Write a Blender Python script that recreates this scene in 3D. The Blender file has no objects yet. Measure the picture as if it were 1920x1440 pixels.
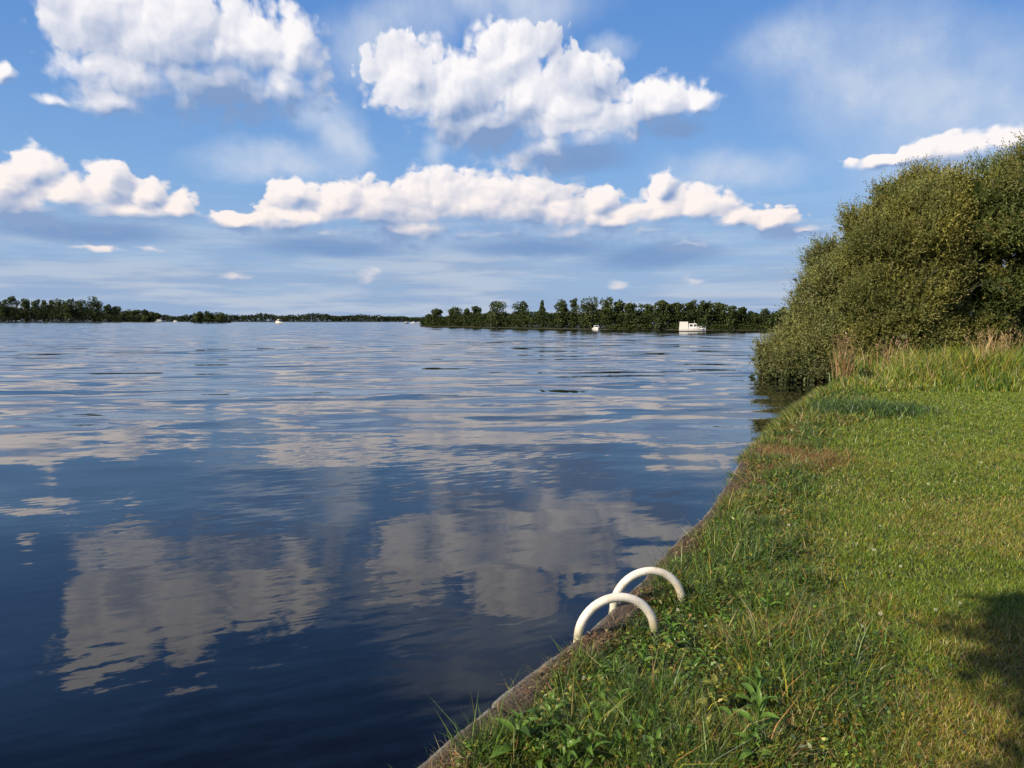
import bpy, math, random
import numpy as np
from mathutils import Vector, Matrix

scn = bpy.context.scene
COL = scn.collection

# ------------------------------------------------------------------ camera
EYE = 2.1                                   # above the water; the lawn lies at 0.5
cam_d = bpy.data.cameras.new('camera')
cam = bpy.data.objects.new('camera', cam_d)
COL.objects.link(cam)
cam.location = (0, 0, EYE)
cam.rotation_euler = (math.radians(90 - 4.86), 0, 0)
cam_d.sensor_width = 36.0
cam_d.lens = 36.0 * 1423 / 1920
cam_d.clip_start = 0.05
cam_d.clip_end = 20000
scn.camera = cam

# ------------------------------------------------------------------ light and exposure
SUN_EL = math.radians(33)
SUN_AZ = math.radians(234)                  # compass angle from +Y (view direction), clockwise: behind, to the left
to_sun = Vector((math.sin(SUN_AZ) * math.cos(SUN_EL), math.cos(SUN_AZ) * math.cos(SUN_EL), math.sin(SUN_EL)))
sun_d = bpy.data.lights.new('sun', 'SUN')
sun_d.energy = 5.0
sun_d.angle = math.radians(0.5)
sun_d.color = (1.0, 0.86, 0.66)
sun = bpy.data.objects.new('sun', sun_d)
COL.objects.link(sun)
sun.rotation_euler = to_sun.to_track_quat('Z', 'Y').to_euler()
sun.location = (0, 0, 30)

vs = scn.view_settings
vs.view_transform = 'Standard'
vs.look = 'None'
vs.exposure = 0.4
vs.gamma = 1.0
vs.use_curve_mapping = False
scn.cycles.max_bounces = 8
scn.cycles.transparent_max_bounces = 8
scn.cycles.caustics_reflective = False
scn.cycles.caustics_refractive = False
scn.cycles.use_denoising = True
scn.cycles.use_adaptive_sampling = True
scn.cycles.adaptive_threshold = 0.014
scn.cycles.adaptive_min_samples = 12


class NT:
    """small helper to write node trees"""
    def __init__(self, tree):
        self.t = tree

    def new(self, kind, **props):
        n = self.t.nodes.new(kind)
        for k, v in props.items():
            setattr(n, k, v)
        return n

    def put(self, sock, v):
        if isinstance(v, bpy.types.NodeSocket):
            self.t.links.new(v, sock)
        elif v is not None:
            sock.default_value = v

    def m(self, op, a=None, b=None, c=None, clamp=False):
        n = self.new('ShaderNodeMath', operation=op, use_clamp=clamp)
        for i, v in enumerate((a, b, c)):
            self.put(n.inputs[i], v)
        return n.outputs[0]

    def v(self, op, a=None, b=None, c=None):
        n = self.new('ShaderNodeVectorMath', operation=op)
        for i, v in enumerate((a, b, c)):
            if v is not None:
                self.put(n.inputs[i], v)
        return n.outputs['Value'] if op in ('LENGTH', 'DOT_PRODUCT', 'DISTANCE') else n.outputs[0]

    def xyz(self, x=0.0, y=0.0, z=0.0):
        n = self.new('ShaderNodeCombineXYZ')
        for i, v in enumerate((x, y, z)):
            self.put(n.inputs[i], v)
        return n.outputs[0]

    def sep(self, v):
        n = self.new('ShaderNodeSeparateXYZ')
        self.put(n.inputs[0], v)
        return n.outputs

    def step(self, x, lo, hi, a=0.0, b=1.0):
        n = self.new('ShaderNodeMapRange', interpolation_type='SMOOTHSTEP')
        for i, v in enumerate((x, lo, hi, a, b)):
            self.put(n.inputs[i], v)
        return n.outputs[0]

    def mix(self, f, a, b):
        n = self.new('ShaderNodeMix', data_type='RGBA')
        self.put(n.inputs[0], f)
        self.put(n.inputs[6], a)
        self.put(n.inputs[7], b)
        return n.outputs[2]

    def mixf(self, f, a, b):
        n = self.new('ShaderNodeMix', data_type='FLOAT')
        self.put(n.inputs[0], f)
        self.put(n.inputs[2], a)
        self.put(n.inputs[3], b)
        return n.outputs[0]

    def noise(self, vec, scale=1.0, detail=4.0, rough=0.5, dim='3D', dist=0.0, out='Fac'):
        n = self.new('ShaderNodeTexNoise', noise_dimensions=dim)
        self.put(n.inputs['Vector'], vec)
        n.inputs['Scale'].default_value = scale
        n.inputs['Detail'].default_value = detail
        n.inputs['Roughness'].default_value = rough
        n.inputs['Distortion'].default_value = dist
        return n.outputs[out]

    def voro(self, vec, scale=1.0, detail=0.0, rough=0.5, dim='2D'):
        n = self.new('ShaderNodeTexVoronoi', voronoi_dimensions=dim, feature='F1')
        self.put(n.inputs['Vector'], vec)
        n.inputs['Scale'].default_value = scale
        n.inputs['Detail'].default_value = detail
        n.inputs['Roughness'].default_value = rough
        return n.outputs['Distance']


def rgb(r, g, b):
    """sRGB 0-255 -> linear RGBA"""
    f = lambda c: (c / 255 / 12.92) if c / 255 <= 0.04045 else ((c / 255 + 0.055) / 1.055) ** 2.4
    return (f(r), f(g), f(b), 1.0)


# ------------------------------------------------------------------ sky: clear-sky model with cumulus clouds
# cloud puffs: azimuth, elevation, half width, half height (degrees)
PUFFS = [(-27.84, 19.05, 3.18, 2.67), (-23.15, 18.2, 6.39, 3.4), (-18.07, 18.14, 3.92, 2.49), (-15.4, 18.22, 1.72, 2.33), (-25.84, 15.36, 4.47, 2.17), (-20.92, 15.58, 6.91, 2.26), (-16.36, 15.81, 3.03, 2.12), (-27.15, 13.92, 2.53, 1.15), (-30.6, 13.49, 0.96, 0.45), (-33.07, 14.58, 0.74, 0.61), (-7.38, 16.84, 3.38, 2.4), (-3.91, 15.89, 4.21, 3.01), (-0.19, 18.34, 3.22, 2.5), (1.57, 15.56, 4.63, 3.02), (-1.18, 13.96, 5.64, 2.01), (3.92, 14.82, 4.01, 2.61), (5.84, 16.89, 2.2, 1.68), (5.88, 12.44, 3.0, 1.6), (3.15, 11.94, 4.42, 1.61), (10.66, 14.79, 3.73, 1.9), (13.09, 15.01, 1.74, 0.94), (-19.81, 6.7, 1.76, 0.83), (-15.63, 8.7, 1.9, 1.16), (-15.49, 6.79, 3.43, 1.32), (-12.47, 8.38, 2.33, 1.65), (-9.43, 7.9, 3.16, 1.99), (-5.92, 8.61, 3.4, 2.32), (-2.38, 8.19, 4.62, 2.74), (0.99, 8.39, 3.62, 2.42), (3.17, 7.8, 2.81, 2.09), (6.7, 8.33, 1.51, 1.44), (7.5, 7.18, 3.18, 1.36), (10.94, 9.47, 0.86, 1.03), (10.96, 7.86, 2.43, 1.58), (13.98, 7.96, 2.31, 1.41), (16.4, 7.06, 1.82, 1.08), (18.93, 6.74, 1.78, 1.14), (20.88, 6.01, 1.6, 0.53), (13.29, 5.2, 2.9, 0.71), (-31.74, 9.19, 1.58, 1.58), (-33.52, 8.06, 2.15, 1.48), (-29.98, 7.78, 2.27, 1.46), (-27.52, 8.7, 1.41, 1.43), (-25.31, 8.39, 1.32, 1.09), (-23.39, 7.25, 1.27, 1.33), (-27.75, 6.75, 5.03, 1.28), (-32.19, 6.79, 3.13, 1.43), (30.0, 10.55, 2.76, 1.05), (32.56, 10.81, 2.18, 1.02), (27.9, 10.53, 1.27, 0.93), (25.8, 10.3, 2.3, 0.42), (-13.5, 6.3, 4.0, 1.0), (-7.5, 6.4, 5.0, 1.2), (-1.5, 6.3, 5.0, 1.3), (4.5, 6.3, 4.0, 1.1), (10.5, 6.4, 3.6, 0.9), (-27.63, 5.77, 0.74, 0.21), (-28.45, 4.73, 1.49, 0.25), (-24.96, 4.77, 1.04, 0.18), (-10.27, 3.09, 0.86, 0.55), (7.94, 2.64, 0.79, 0.48), (13.34, 2.79, 0.93, 0.35), (-19.92, 2.95, 1.1, 0.34)]
# the same banks in outline, for their large-scale shading
BANKS = [(-22, 18.0, 9.0, 5.2), (-2.0, 15.6, 8.5, 4.6), (5.2, 13.6, 5.0, 3.4), (11.2, 14.8, 4.4, 2.1), (-13.5, 7.4, 6.5, 2.0), (-2.5, 8.0, 7.5, 3.0), (6.5, 7.4, 5.0, 2.1), (12.5, 7.7, 4.5, 1.9), (18.2, 6.6, 3.6, 1.4), (-30.5, 7.7, 6.0, 2.1), (-25.0, 7.3, 4.0, 1.8), (31.0, 10.6, 5.0, 1.4), (-20.0, 6.7, 2.2, 1.0)]
# thin soft layers
VEILS = [(-10.4, 18.73, 4.32, 3.17), (-7.34, 20.53, 4.37, 2.8), (0.0, 21.9, 8.05, 2.6), (6.59, 18.74, 2.39, 0.88), (-12.39, 12.76, 2.33, 2.75), (-5.5, 12.27, 1.6, 1.6), (-13.85, 14.27, 3.47, 1.76), (24.2, 16.51, 7.5, 4.6), (29.5, 13.5, 9.0, 5.5), (19.5, 18.0, 5.0, 3.0), (-3.0, 25.5, 9.0, 3.2), (31.0, 8.5, 7.0, 3.5), (16.0, 10.5, 7.0, 2.0), (-17.0, 10.8, 7.0, 1.6)]
# shaded flat undersides of the farther banks
BASES = [(4.6, 11.6, 4.4, 1.3), (10.64, 4.6, 6.2, 1.15), (1.59, 5.3, 8.05, 0.75), (11.62, 13.51, 2.73, 0.79), (-29.01, 5.7, 6.6, 0.95), (-13.29, 5.2, 6.19, 0.8)]


def blob_group(name, blobs, k):
    g = bpy.data.node_groups.new(name, 'ShaderNodeTree')
    g.interface.new_socket('p', in_out='INPUT', socket_type='NodeSocketVector')
    g.interface.new_socket('f', in_out='OUTPUT', socket_type='NodeSocketFloat')
    T = NT(g)
    gi = T.new('NodeGroupInput')
    go = T.new('NodeGroupOutput')
    acc = None
    for (u, w, a, b) in blobs:
        q = T.v('MULTIPLY_ADD', gi.outputs[0], (1 / a, 1 / b, 0), (-u / a, -w / b, 0))
        d = T.v('LENGTH', q)
        acc = d if acc is None else T.m('SMOOTH_MIN', acc, d, k)
    T.put(go.inputs[0], T.m('SUBTRACT', 1.0, acc))
    return g


def make_world():
    w = bpy.data.worlds.new('World')
    scn.world = w
    w.use_nodes = True
    w.cycles.sampling_method = 'NONE'
    tr = w.node_tree
    tr.nodes.clear()
    T = NT(tr)
    out = T.new('ShaderNodeOutputWorld')
    bg = T.new('ShaderNodeBackground')
    STR = 0.09
    bg.inputs['Strength'].default_value = STR
    T.put(out.inputs['Surface'], bg.outputs[0])
    sky = T.new('ShaderNodeTexSky', sky_type='NISHITA')
    sky.sun_disc = False
    sky.sun_elevation = SUN_EL
    sky.sun_rotation = SUN_AZ
    sky.altitude = 0
    sky.air_density = 1.1
    sky.dust_density = 0.2
    sky.ozone_density = 3.5

    co = T.new('ShaderNodeTexCoord').outputs['Generated']
    x, y, z = T.sep(co)
    az = T.m('MULTIPLY', T.m('ARCTAN2', x, y), 57.29578)
    el = T.m('MULTIPLY', T.m('ARCSINE', z), 57.29578)
    p = T.xyz(az, el, 0.0)

    # noise coordinates: detail gets finer towards the horizon as farther clouds do
    e9 = T.m('ADD', T.m('MAXIMUM', el, -2.0), 7.0)
    q = T.xyz(T.m('MULTIPLY', az, 0.068), T.m('MULTIPLY', T.m('LOGARITHM', e9, math.e), 1.5), 0.0)

    blobs = blob_group('cloud_masses', PUFFS, 0.20)
    veils = blob_group('thin_cloud', VEILS, 0.4)
    coarse = blob_group('cloud_banks', BANKS, 0.4)
    bases = blob_group('cloud_bases', BASES, 0.3)

    def use(g, vec):
        n = T.new('ShaderNodeGroup')
        n.node_tree = g
        T.put(n.inputs[0], vec)
        return n.outputs[0]

    # clouds all round, outside the part of the sky described above
    def around(qv):
        return T.m('MULTIPLY', T.m('SUBTRACT', T.noise(qv, 0.55, 2.0, 0.5, '2D'), 0.54), 5.0)
    side = T.m('MAXIMUM', T.step(T.m('ABSOLUTE', az), 36.0, 44.0), T.step(el, 33.0, 40.0))

    warp = T.v('SUBTRACT', T.noise(q, 3.2, 3.0, 0.6, '2D', out='Color'), (0.5, 0.5, 0.5))
    pw = T.v('MULTIPLY_ADD', warp, (1.9, 1.2, 0), p)
    body = T.mixf(side, use(blobs, pw), T.m('MINIMUM', around(q), 0.9))
    body1 = T.mixf(side, use(blobs, T.v('ADD', pw, (-0.36, 0.46, 0))), T.m('MINIMUM', around(T.v('ADD', q, (-0.025, 0.03, 0))), 0.9))
    bulge = T.m('SUBTRACT', body, body1)                                       # >0: this bulge faces the sun
    qw = T.v('MULTIPLY_ADD', warp, (0.12, 0.12, 0), q)

    def billow(qv):
        """soft rounded relief"""
        a = T.voro(qv, 7.0)
        f = T.noise(qv, 8.0, 3.0, 0.5, '2D')
        return T.m('MULTIPLY_ADD', T.m('MULTIPLY', a, a), -0.55, f)
    H0 = billow(qw)
    H1 = billow(T.v('ADD', qw, (-0.022, 0.026, 0)))
    c = T.voro(qw, 17.0)
    edge = T.m('MULTIPLY_ADD', T.m('MULTIPLY', c, c), -0.40, T.m('MULTIPLY', T.noise(q, 20.0, 3.0, 0.5, '2D'), 0.5))
    F0 = T.m('ADD', T.m('ADD', body, T.m('MULTIPLY_ADD', H0, 0.7, -0.24)), T.m('ADD', edge, 0.06))
    # large scale: what lies above and below the sample inside the same bank
    above = T.mixf(side, use(coarse, T.v('ADD', pw, (-0.5, 1.2, 0))), around(T.v('ADD', q, (-0.05, 0.15, 0))))
    below = T.mixf(side, use(coarse, T.v('ADD', pw, (0.5, -1.2, 0))), around(T.v('ADD', q, (0.05, -0.15, 0))))
    tilt = T.m('MULTIPLY', T.m('SUBTRACT', above, below), T.step(el, 4.0, 6.5))     # >0: underside

    mott = T.noise(q, 2.6, 3.0, 0.55, '2D')
    soft = T.step(tilt, -0.25, 0.85, 0.26, 1.1)                                 # undersides fade out softly
    soft = T.m('MULTIPLY', soft, T.step(mott, 0.36, 0.62, 0.7, 2.0))
    soft = T.m('ADD', soft, T.step(el, 3.5, 6.5, 0.9, 0.0))
    alpha = T.m('MULTIPLY', T.step(F0, 0.0, soft), T.step(el, 2.0, 6.0, 0.5, 1.0))
    slope = T.m('SUBTRACT', H0, H1)                                            # >0: faces the sun
    lit = T.m('MULTIPLY_ADD', slope, 0.65, 0.51)
    lit = T.m('MULTIPLY_ADD', bulge, 1.15, lit)
    lit = T.m('MULTIPLY_ADD', T.m('SUBTRACT', mott, 0.5), 0.7, lit)
    lit = T.m('MULTIPLY_ADD', H0, 0.12, lit)
    lit = T.m('SUBTRACT', lit, T.step(tilt, -0.1, 0.95, -0.10, 0.78))
    # dark undersides
    wv = T.v('SUBTRACT', T.noise(q, 2.0, 4.0, 0.6, '2D', out='Color'), (0.5, 0.5, 0.5))
    bb = use(bases, T.v('MULTIPLY_ADD', wv, (3.0, 1.2, 0), p))
    ba = T.step(bb, -0.15, 0.7, 0.0, 0.9)
    lit = T.m('MULTIPLY_ADD', ba, -0.7, lit, clamp=True)

    K = 0.758 / STR
    def sc(c, f=1.0):
        return tuple(v * K * f for v in c[:3]) + (1,)
    low = T.step(el, 3.0, 15.0)
    sunlit = T.mix(low, sc(rgb(255, 240, 232), 1.0), sc(rgb(253, 250, 252), 1.0))
    shade = T.mix(low, sc(rgb(140, 165, 204)), sc(rgb(130, 158, 201)))
    cloud = T.mix(lit, shade, sunlit)

    # pale haze low over the horizon with faint flat streaks
    streak = T.noise(T.xyz(T.m('MULTIPLY', az, 0.05), T.m('MULTIPLY', el, 0.6), 0.0), 1.0, 4.0, 0.55, '2D')
    hz = T.m('MULTIPLY', T.step(el, 1.5, 11.0, 1.0, 0.0), T.m('MULTIPLY_ADD', streak, 1.3, 0.3), clamp=True)
    clear = T.mix(T.step(el, 40.0, 70.0, 0.8, 0.3), sky.outputs[0], T.mix(T.step(el, 21.0, 36.0), T.mix(T.step(el, 4.0, 24.0), sc(rgb(132, 177, 228)), sc(rgb(90, 144, 216))), sc(rgb(40, 76, 138))))
    band = T.noise(T.xyz(T.m('MULTIPLY', az, 0.09), T.m('MULTIPLY', el, 0.9), 3.0), 1.0, 4.0, 0.6, '2D')
    hzc = T.mix(T.step(band, 0.36, 0.66), sc(rgb(152, 176, 209)), sc(rgb(184, 197, 216)))
    col = T.mix(hz, clear, hzc)
    # thin layers
    vv = use(veils, T.v('MULTIPLY_ADD', wv, (5.0, 3.5, 0), p))
    va = T.m('MULTIPLY', T.step(vv, -0.15, 0.9), T.step(T.noise(q, 3.0, 5.0, 0.6, '2D'), 0.25, 0.75, 0.45, 0.9))
    va = T.mixf(side, va, T.m('MULTIPLY', T.step(T.noise(q, 0.8, 5.0, 0.6, '2D'), 0.5, 0.8), 0.5))
    col = T.mix(va, col, sc(rgb(203, 215, 234)))
    col = T.mix(ba, col, sc(rgb(122, 154, 200)))
    col = T.mix(alpha, col, cloud)
    T.put(bg.inputs['Color'], col)


make_world()


# ------------------------------------------------------------------ helpers for meshes and tags
def mat_new(name):
    m = bpy.data.materials.new(name)
    m.use_nodes = True
    m.node_tree.nodes.clear()
    T = NT(m.node_tree)
    o = T.new('ShaderNodeOutputMaterial')
    return m, T, o


def mesh_obj(name, verts, faces, mat=None, parent=None, smooth=False, link=True):
    me = bpy.data.meshes.new(name)
    me.from_pydata([tuple(v) for v in verts], [], faces)
    if smooth:
        me.polygons.foreach_set('use_smooth', [True] * len(me.polygons))
    if mat:
        me.materials.append(mat)
    o = bpy.data.objects.new(name, me)
    if link:
        COL.objects.link(o)
    if parent:
        o.parent = parent
    return o


def np_mesh(name, verts, loops, sizes, mat, cols=None, smooth=False):
    """fast mesh from numpy arrays; cols is one linear RGB per vertex"""
    me = bpy.data.meshes.new(name)
    verts = np.asarray(verts, np.float32).reshape(-1, 3)
    loops = np.asarray(loops, np.int32).ravel()
    sizes = np.asarray(sizes, np.int32).ravel()
    me.vertices.add(len(verts))
    me.vertices.foreach_set('co', verts.ravel())
    me.loops.add(len(loops))
    me.loops.foreach_set('vertex_index', loops)
    me.polygons.add(len(sizes))
    starts = np.concatenate(([0], np.cumsum(sizes)[:-1])).astype(np.int32)
    me.polygons.foreach_set('loop_start', starts)
    if smooth:
        me.polygons.foreach_set('use_smooth', np.ones(len(sizes), bool))
    me.update(calc_edges=True)
    if cols is not None:
        a = me.attributes.new('col', 'FLOAT_COLOR', 'POINT')
        c4 = np.ones((len(verts), 4), np.float32)
        c4[:, :3] = cols
        a.data.foreach_set('color', c4.ravel())
    if mat:
        me.materials.append(mat)
    return me


def link(name, me, parent=None, loc=None):
    o = bpy.data.objects.new(name, me)
    COL.objects.link(o)
    if parent:
        o.parent = parent
    if loc is not None:
        o.location = loc
    return o


def tag(o, label=None, cat=None, group=None, kind=None):
    if label: o['label'] = label
    if cat: o['category'] = cat
    if group: o['group'] = group
    if kind: o['kind'] = kind
    return o


def thing(name, label, cat, loc=(0, 0, 0), rz=0.0, group=None):
    o = bpy.data.objects.new(name, None)
    o.empty_display_size = 0.1
    COL.objects.link(o)
    o.location = loc
    o.rotation_euler = (0, 0, rz)
    return tag(o, label, cat, group)


def hash2(ix, iy, seed):
    h = (ix.astype(np.int64) * 374761393 + iy.astype(np.int64) * 668265263 + seed * 974711) & 0x7fffffff
    h = ((h ^ (h >> 13)) * 1274126177) & 0x7fffffff
    return ((h ^ (h >> 16)) & 0xffff) / 65535.0


def vnoise(x, y, s, seed=0, octs=3):
    """value noise 0..1 at feature size s"""
    tot = 0; amp = 1; norm = 0
    for k in range(octs):
        X = x / s * 2 ** k + 31.7 * k; Y = y / s * 2 ** k - 17.3 * k
        ix = np.floor(X); iy = np.floor(Y)
        fx = X - ix; fy = Y - iy
        fx = fx * fx * (3 - 2 * fx); fy = fy * fy * (3 - 2 * fy)
        a = hash2(ix, iy, seed + k); b = hash2(ix + 1, iy, seed + k)
        c = hash2(ix, iy + 1, seed + k); d = hash2(ix + 1, iy + 1, seed + k)
        tot = tot + amp * ((a * (1 - fx) + b * fx) * (1 - fy) + (c * (1 - fx) + d * fx) * fy)
        norm += amp; amp *= 0.5
    return tot / norm


# ------------------------------------------------------------------ water
def make_water():
    m, T, o = mat_new('lake_water')
    b = T.new('ShaderNodeBsdfPrincipled')
    b.inputs['Base Color'].default_value = (0.0016, 0.0020, 0.0034, 1)
    b.inputs['Roughness'].default_value = 0.02
    b.inputs['IOR'].default_value = 1.35
    pos = T.new('ShaderNodeNewGeometry').outputs['Position']
    x, y, z = T.sep(pos)

    def slopes(rot, sx, sy, detail, rough, dist=0.0):
        c, s = math.cos(rot), math.sin(rot)
        u = T.m('ADD', T.m('MULTIPLY', x, c * sx), T.m('MULTIPLY', y, s * sx))
        v = T.m('ADD', T.m('MULTIPLY', x, -s * sy), T.m('MULTIPLY', y, c * sy))
        n = T.noise(T.xyz(u, v, 0.0), 1.0, detail, rough, '2D', dist, out='Color')
        return T.v('SUBTRACT', n, (0.5, 0.5, 0.5))
    dist = T.v('LENGTH', T.xyz(x, y, 0.0))
    out = T.step(dist, 6.0, 20.0)                                  # the lee of the bank is calm
    gust = T.step(T.noise(T.xyz(T.m('MULTIPLY', x, 0.10), T.m('MULTIPLY', y, 0.22), 0.0), 1.0, 3.0, 0.5, '2D'), 0.38, 0.66)
    swell = T.v('MULTIPLY', slopes(0.06, 0.17, 0.50, 2.0, 0.5), (0.055, 0.10, 0))
    swell = T.v('SCALE', swell); 
    swell.node.inputs['Scale'].default_value = 1.0
    far = T.step(dist, 30.0, 110.0)
    T.put(swell.node.inputs['Scale'], T.mixf(far, T.mixf(out, 0.5, 2.6), 1.3))
    chop = T.v('MULTIPLY', slopes(-0.1, 0.45, 1.7, 2.0, 0.5), (0.03, 0.05, 0))
    chop = T.v('SCALE', chop)
    T.put(chop.node.inputs['Scale'], T.mixf(out, 0.7, T.mixf(gust, 0.45, 1.4)))
    rip = T.v('MULTIPLY', slopes(0.42, 2.2, 8.0, 4.5, 0.62, 0.3), (0.04, 0.07, 0))
    rip = T.v('SCALE', rip)
    T.put(rip.node.inputs['Scale'], T.mixf(out, T.mixf(gust, 0.35, 1.5), T.mixf(gust, 0.12, 0.8)))
    sl = T.v('ADD', T.v('ADD', swell, chop), rip)

    # wake of a passing boat: long low ridges lying across the lake
    a = Vector((-26, 46, 0)); d = Vector((30, 27, 0)).normalized(); nrm = Vector((-d.y, d.x, 0))
    t = T.m('ADD', T.m('MULTIPLY', T.m('SUBTRACT', x, a.x), d.x), T.m('MULTIPLY', T.m('SUBTRACT', y, a.y), d.y))
    wob = T.m('MULTIPLY', T.m('SUBTRACT', T.noise(T.xyz(T.m('MULTIPLY', t, 0.12), 0.0, 0.0), 1.0, 2.0, 0.5, '2D'), 0.5), 5.0)
    r = T.m('ADD', wob, T.m('ADD', T.m('MULTIPLY', T.m('SUBTRACT', x, a.x), nrm.x), T.m('MULTIPLY', T.m('SUBTRACT', y, a.y), nrm.y)))
    env = T.m('MULTIPLY', T.m('MULTIPLY', T.step(t, -10.0, 12.0), T.step(t, 38.0, 46.0, 1.0, 0.0)), T.step(T.m('ABSOLUTE', r), 0.8, 4.5, 1.0, 0.0))
    ridge = T.m('MULTIPLY', T.m('SINE', T.m('MULTIPLY', r, 1.3)), T.m('MULTIPLY', env, 0.075))
    sl = T.v('ADD', sl, T.xyz(T.m('MULTIPLY', ridge, nrm.x), T.m('MULTIPLY', ridge, nrm.y), 0.0))
    # far off only the wave faces turned towards the bank are seen
    face = T.m('MULTIPLY', T.step(dist, 8.0, 45.0), -0.038)
    sl = T.v('ADD', sl, T.xyz(0.0, face, 0.0))
    n = T.v('NORMALIZE', T.v('ADD', sl, (0, 0, 1)))
    T.put(b.inputs['Normal'], n)
    T.put(o.inputs['Surface'], b.outputs[0])
    S = 9000
    w = mesh_obj('water', [(-S, -S, 0), (S, -S, 0), (S, S, 0), (-S, S, 0)], [(0, 1, 2, 3)], m)
    tag(w, 'calm dark blue lake water mirroring the clouds', kind='structure')


make_water()


# ------------------------------------------------------------------ shape of the bank
BANK = 0.5
_EY = np.array([-60, -30, -14, -6, -3.4, -1.6, 0.3, 1.6, 2.59, 2.96, 3.31, 3.65, 4.10, 5.12, 6.13, 7.48, 8.65, 9.79, 11.0, 12.9, 15.5, 18.8, 22.5, 26.0, 29.0, 32.0, 36, 42, 60, 84])
_EX = np.array([-90, -50, -30, -16, -9.5, -5.0, -2.3, -0.95, -0.33, -0.13, 0.10, 0.32, 0.58, 1.07, 1.60, 2.19, 2.65, 3.20, 3.82, 4.93, 6.3, 7.9, 9.65, 11.4, 13.4, 17.0, 26.0, 50.0, 90.0, 130.0])
_TY = np.linspace(-60, 84, 5761)
_TX = np.interp(_TY, _EY, _EX)
_k = np.exp(-0.5 * (np.arange(-20, 21) / 8.0) ** 2); _k /= _k.sum()
_TX = np.convolve(np.pad(_TX, 20, mode='edge'), _k, mode='valid')


def edge_x(y):
    return np.interp(y, _TY, _TX)


def ground_z(x, y):
    d = x - edge_x(y)
    z = BANK - 0.02 + 0.05 * (vnoise(x, y, 1.7, 5) - 0.5) + 0.14 * (vnoise(x, y, 6.0, 9, 2) - 0.5)
    z = z - 0.05 * np.exp(-np.maximum(d, 0) / 0.25)
    return z


def attr_col(T, name='col'):
    n = T.new('ShaderNodeAttribute', attribute_type='GEOMETRY')
    n.attribute_name = name
    return n.outputs['Color']


def foliage_mat(name, trans=0.35, rough=0.55, spec=0.25, var=0.25, scale=3.0, attr=True, base=(0.06, 0.10, 0.02, 1)):
    m, T, o = mat_new(name)
    col = attr_col(T) if attr else None
    pos = T.new('ShaderNodeNewGeometry').outputs['Position']
    nz = T.noise(pos, scale, 3.0, 0.6)
    hs = T.new('ShaderNodeHueSaturation')
    if attr:
        T.put(hs.inputs['Color'], col)
    else:
        hs.inputs['Color'].default_value = base
    T.put(hs.inputs['Value'], T.m('MULTIPLY_ADD', T.m('SUBTRACT', nz, 0.5), var * 2, 1.0))
    b = T.new('ShaderNodeBsdfPrincipled')
    T.put(b.inputs['Base Color'], hs.outputs[0])
    b.inputs['Roughness'].default_value = rough
    b.inputs['Specular IOR Level'].default_value = spec
    t = T.new('ShaderNodeBsdfTranslucent')
    T.put(t.inputs['Color'], hs.outputs[0])
    mx = T.new('ShaderNodeMixShader')
    mx.inputs[0].default_value = trans
    T.put(mx.inputs[1], b.outputs[0]); T.put(mx.inputs[2], t.outputs[0])
    T.put(o.inputs['Surface'], mx.outputs[0])
    return m


def soil_mat():
    m, T, o = mat_new('soil_and_thatch')
    pos = T.new('ShaderNodeNewGeometry').outputs['Position']
    a = T.noise(pos, 1.3, 4.0, 0.6); b_ = T.noise(pos, 28.0, 4.0, 0.65)
    c = T.mix(T.step(a, 0.35, 0.65), (0.030, 0.036, 0.012, 1), (0.050, 0.044, 0.018, 1))
    c = T.mix(T.step(b_, 0.45, 0.7), c, (0.018, 0.017, 0.009, 1))
    b = T.new('ShaderNodeBsdfPrincipled')
    T.put(b.inputs['Base Color'], c)
    b.inputs['Roughness'].default_value = 0.95
    bp = T.new('ShaderNodeBump'); bp.inputs['Distance'].default_value = 0.02
    T.put(bp.inputs['Height'], b_); T.put(b.inputs['Normal'], bp.outputs[0])
    T.put(o.inputs['Surface'], b.outputs[0])
    return m


SOIL = soil_mat()


def make_lawn():
    ys = np.concatenate((np.linspace(-60, -4, 30), np.linspace(-3.5, 20, 190), np.linspace(20.5, 84, 70)))
    off = np.concatenate(([0.04], np.geomspace(0.1, 120, 110)))
    Y = np.repeat(ys[:, None], len(off), 1)
    X = edge_x(Y) + off[None, :]
    Z = ground_z(X, Y)
    n, k = X.shape
    v = np.stack((X, Y, Z), -1).reshape(-1, 3)
    low = np.stack((edge_x(ys) + 0.04, ys, np.full(n, -0.8)), -1)      # earth face behind the boards
    v = np.vstack((v, low))
    i = np.arange(n - 1)[:, None] * k + np.arange(k - 1)[None, :]
    q = np.stack((i, i + 1, i + k + 1, i + k), -1).reshape(-1, 4)
    s = np.arange(n - 1)
    b0 = n * k
    q2 = np.stack((b0 + s, s * k, (s + 1) * k, b0 + s + 1), -1)
    q = np.vstack((q, q2))
    me = np_mesh('lawn', v, q, np.full(len(q), 4), SOIL, smooth=True)
    tag(link('lawn', me), 'mown lawn sloping gently along the lake bank', kind='structure')


make_lawn()


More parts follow.
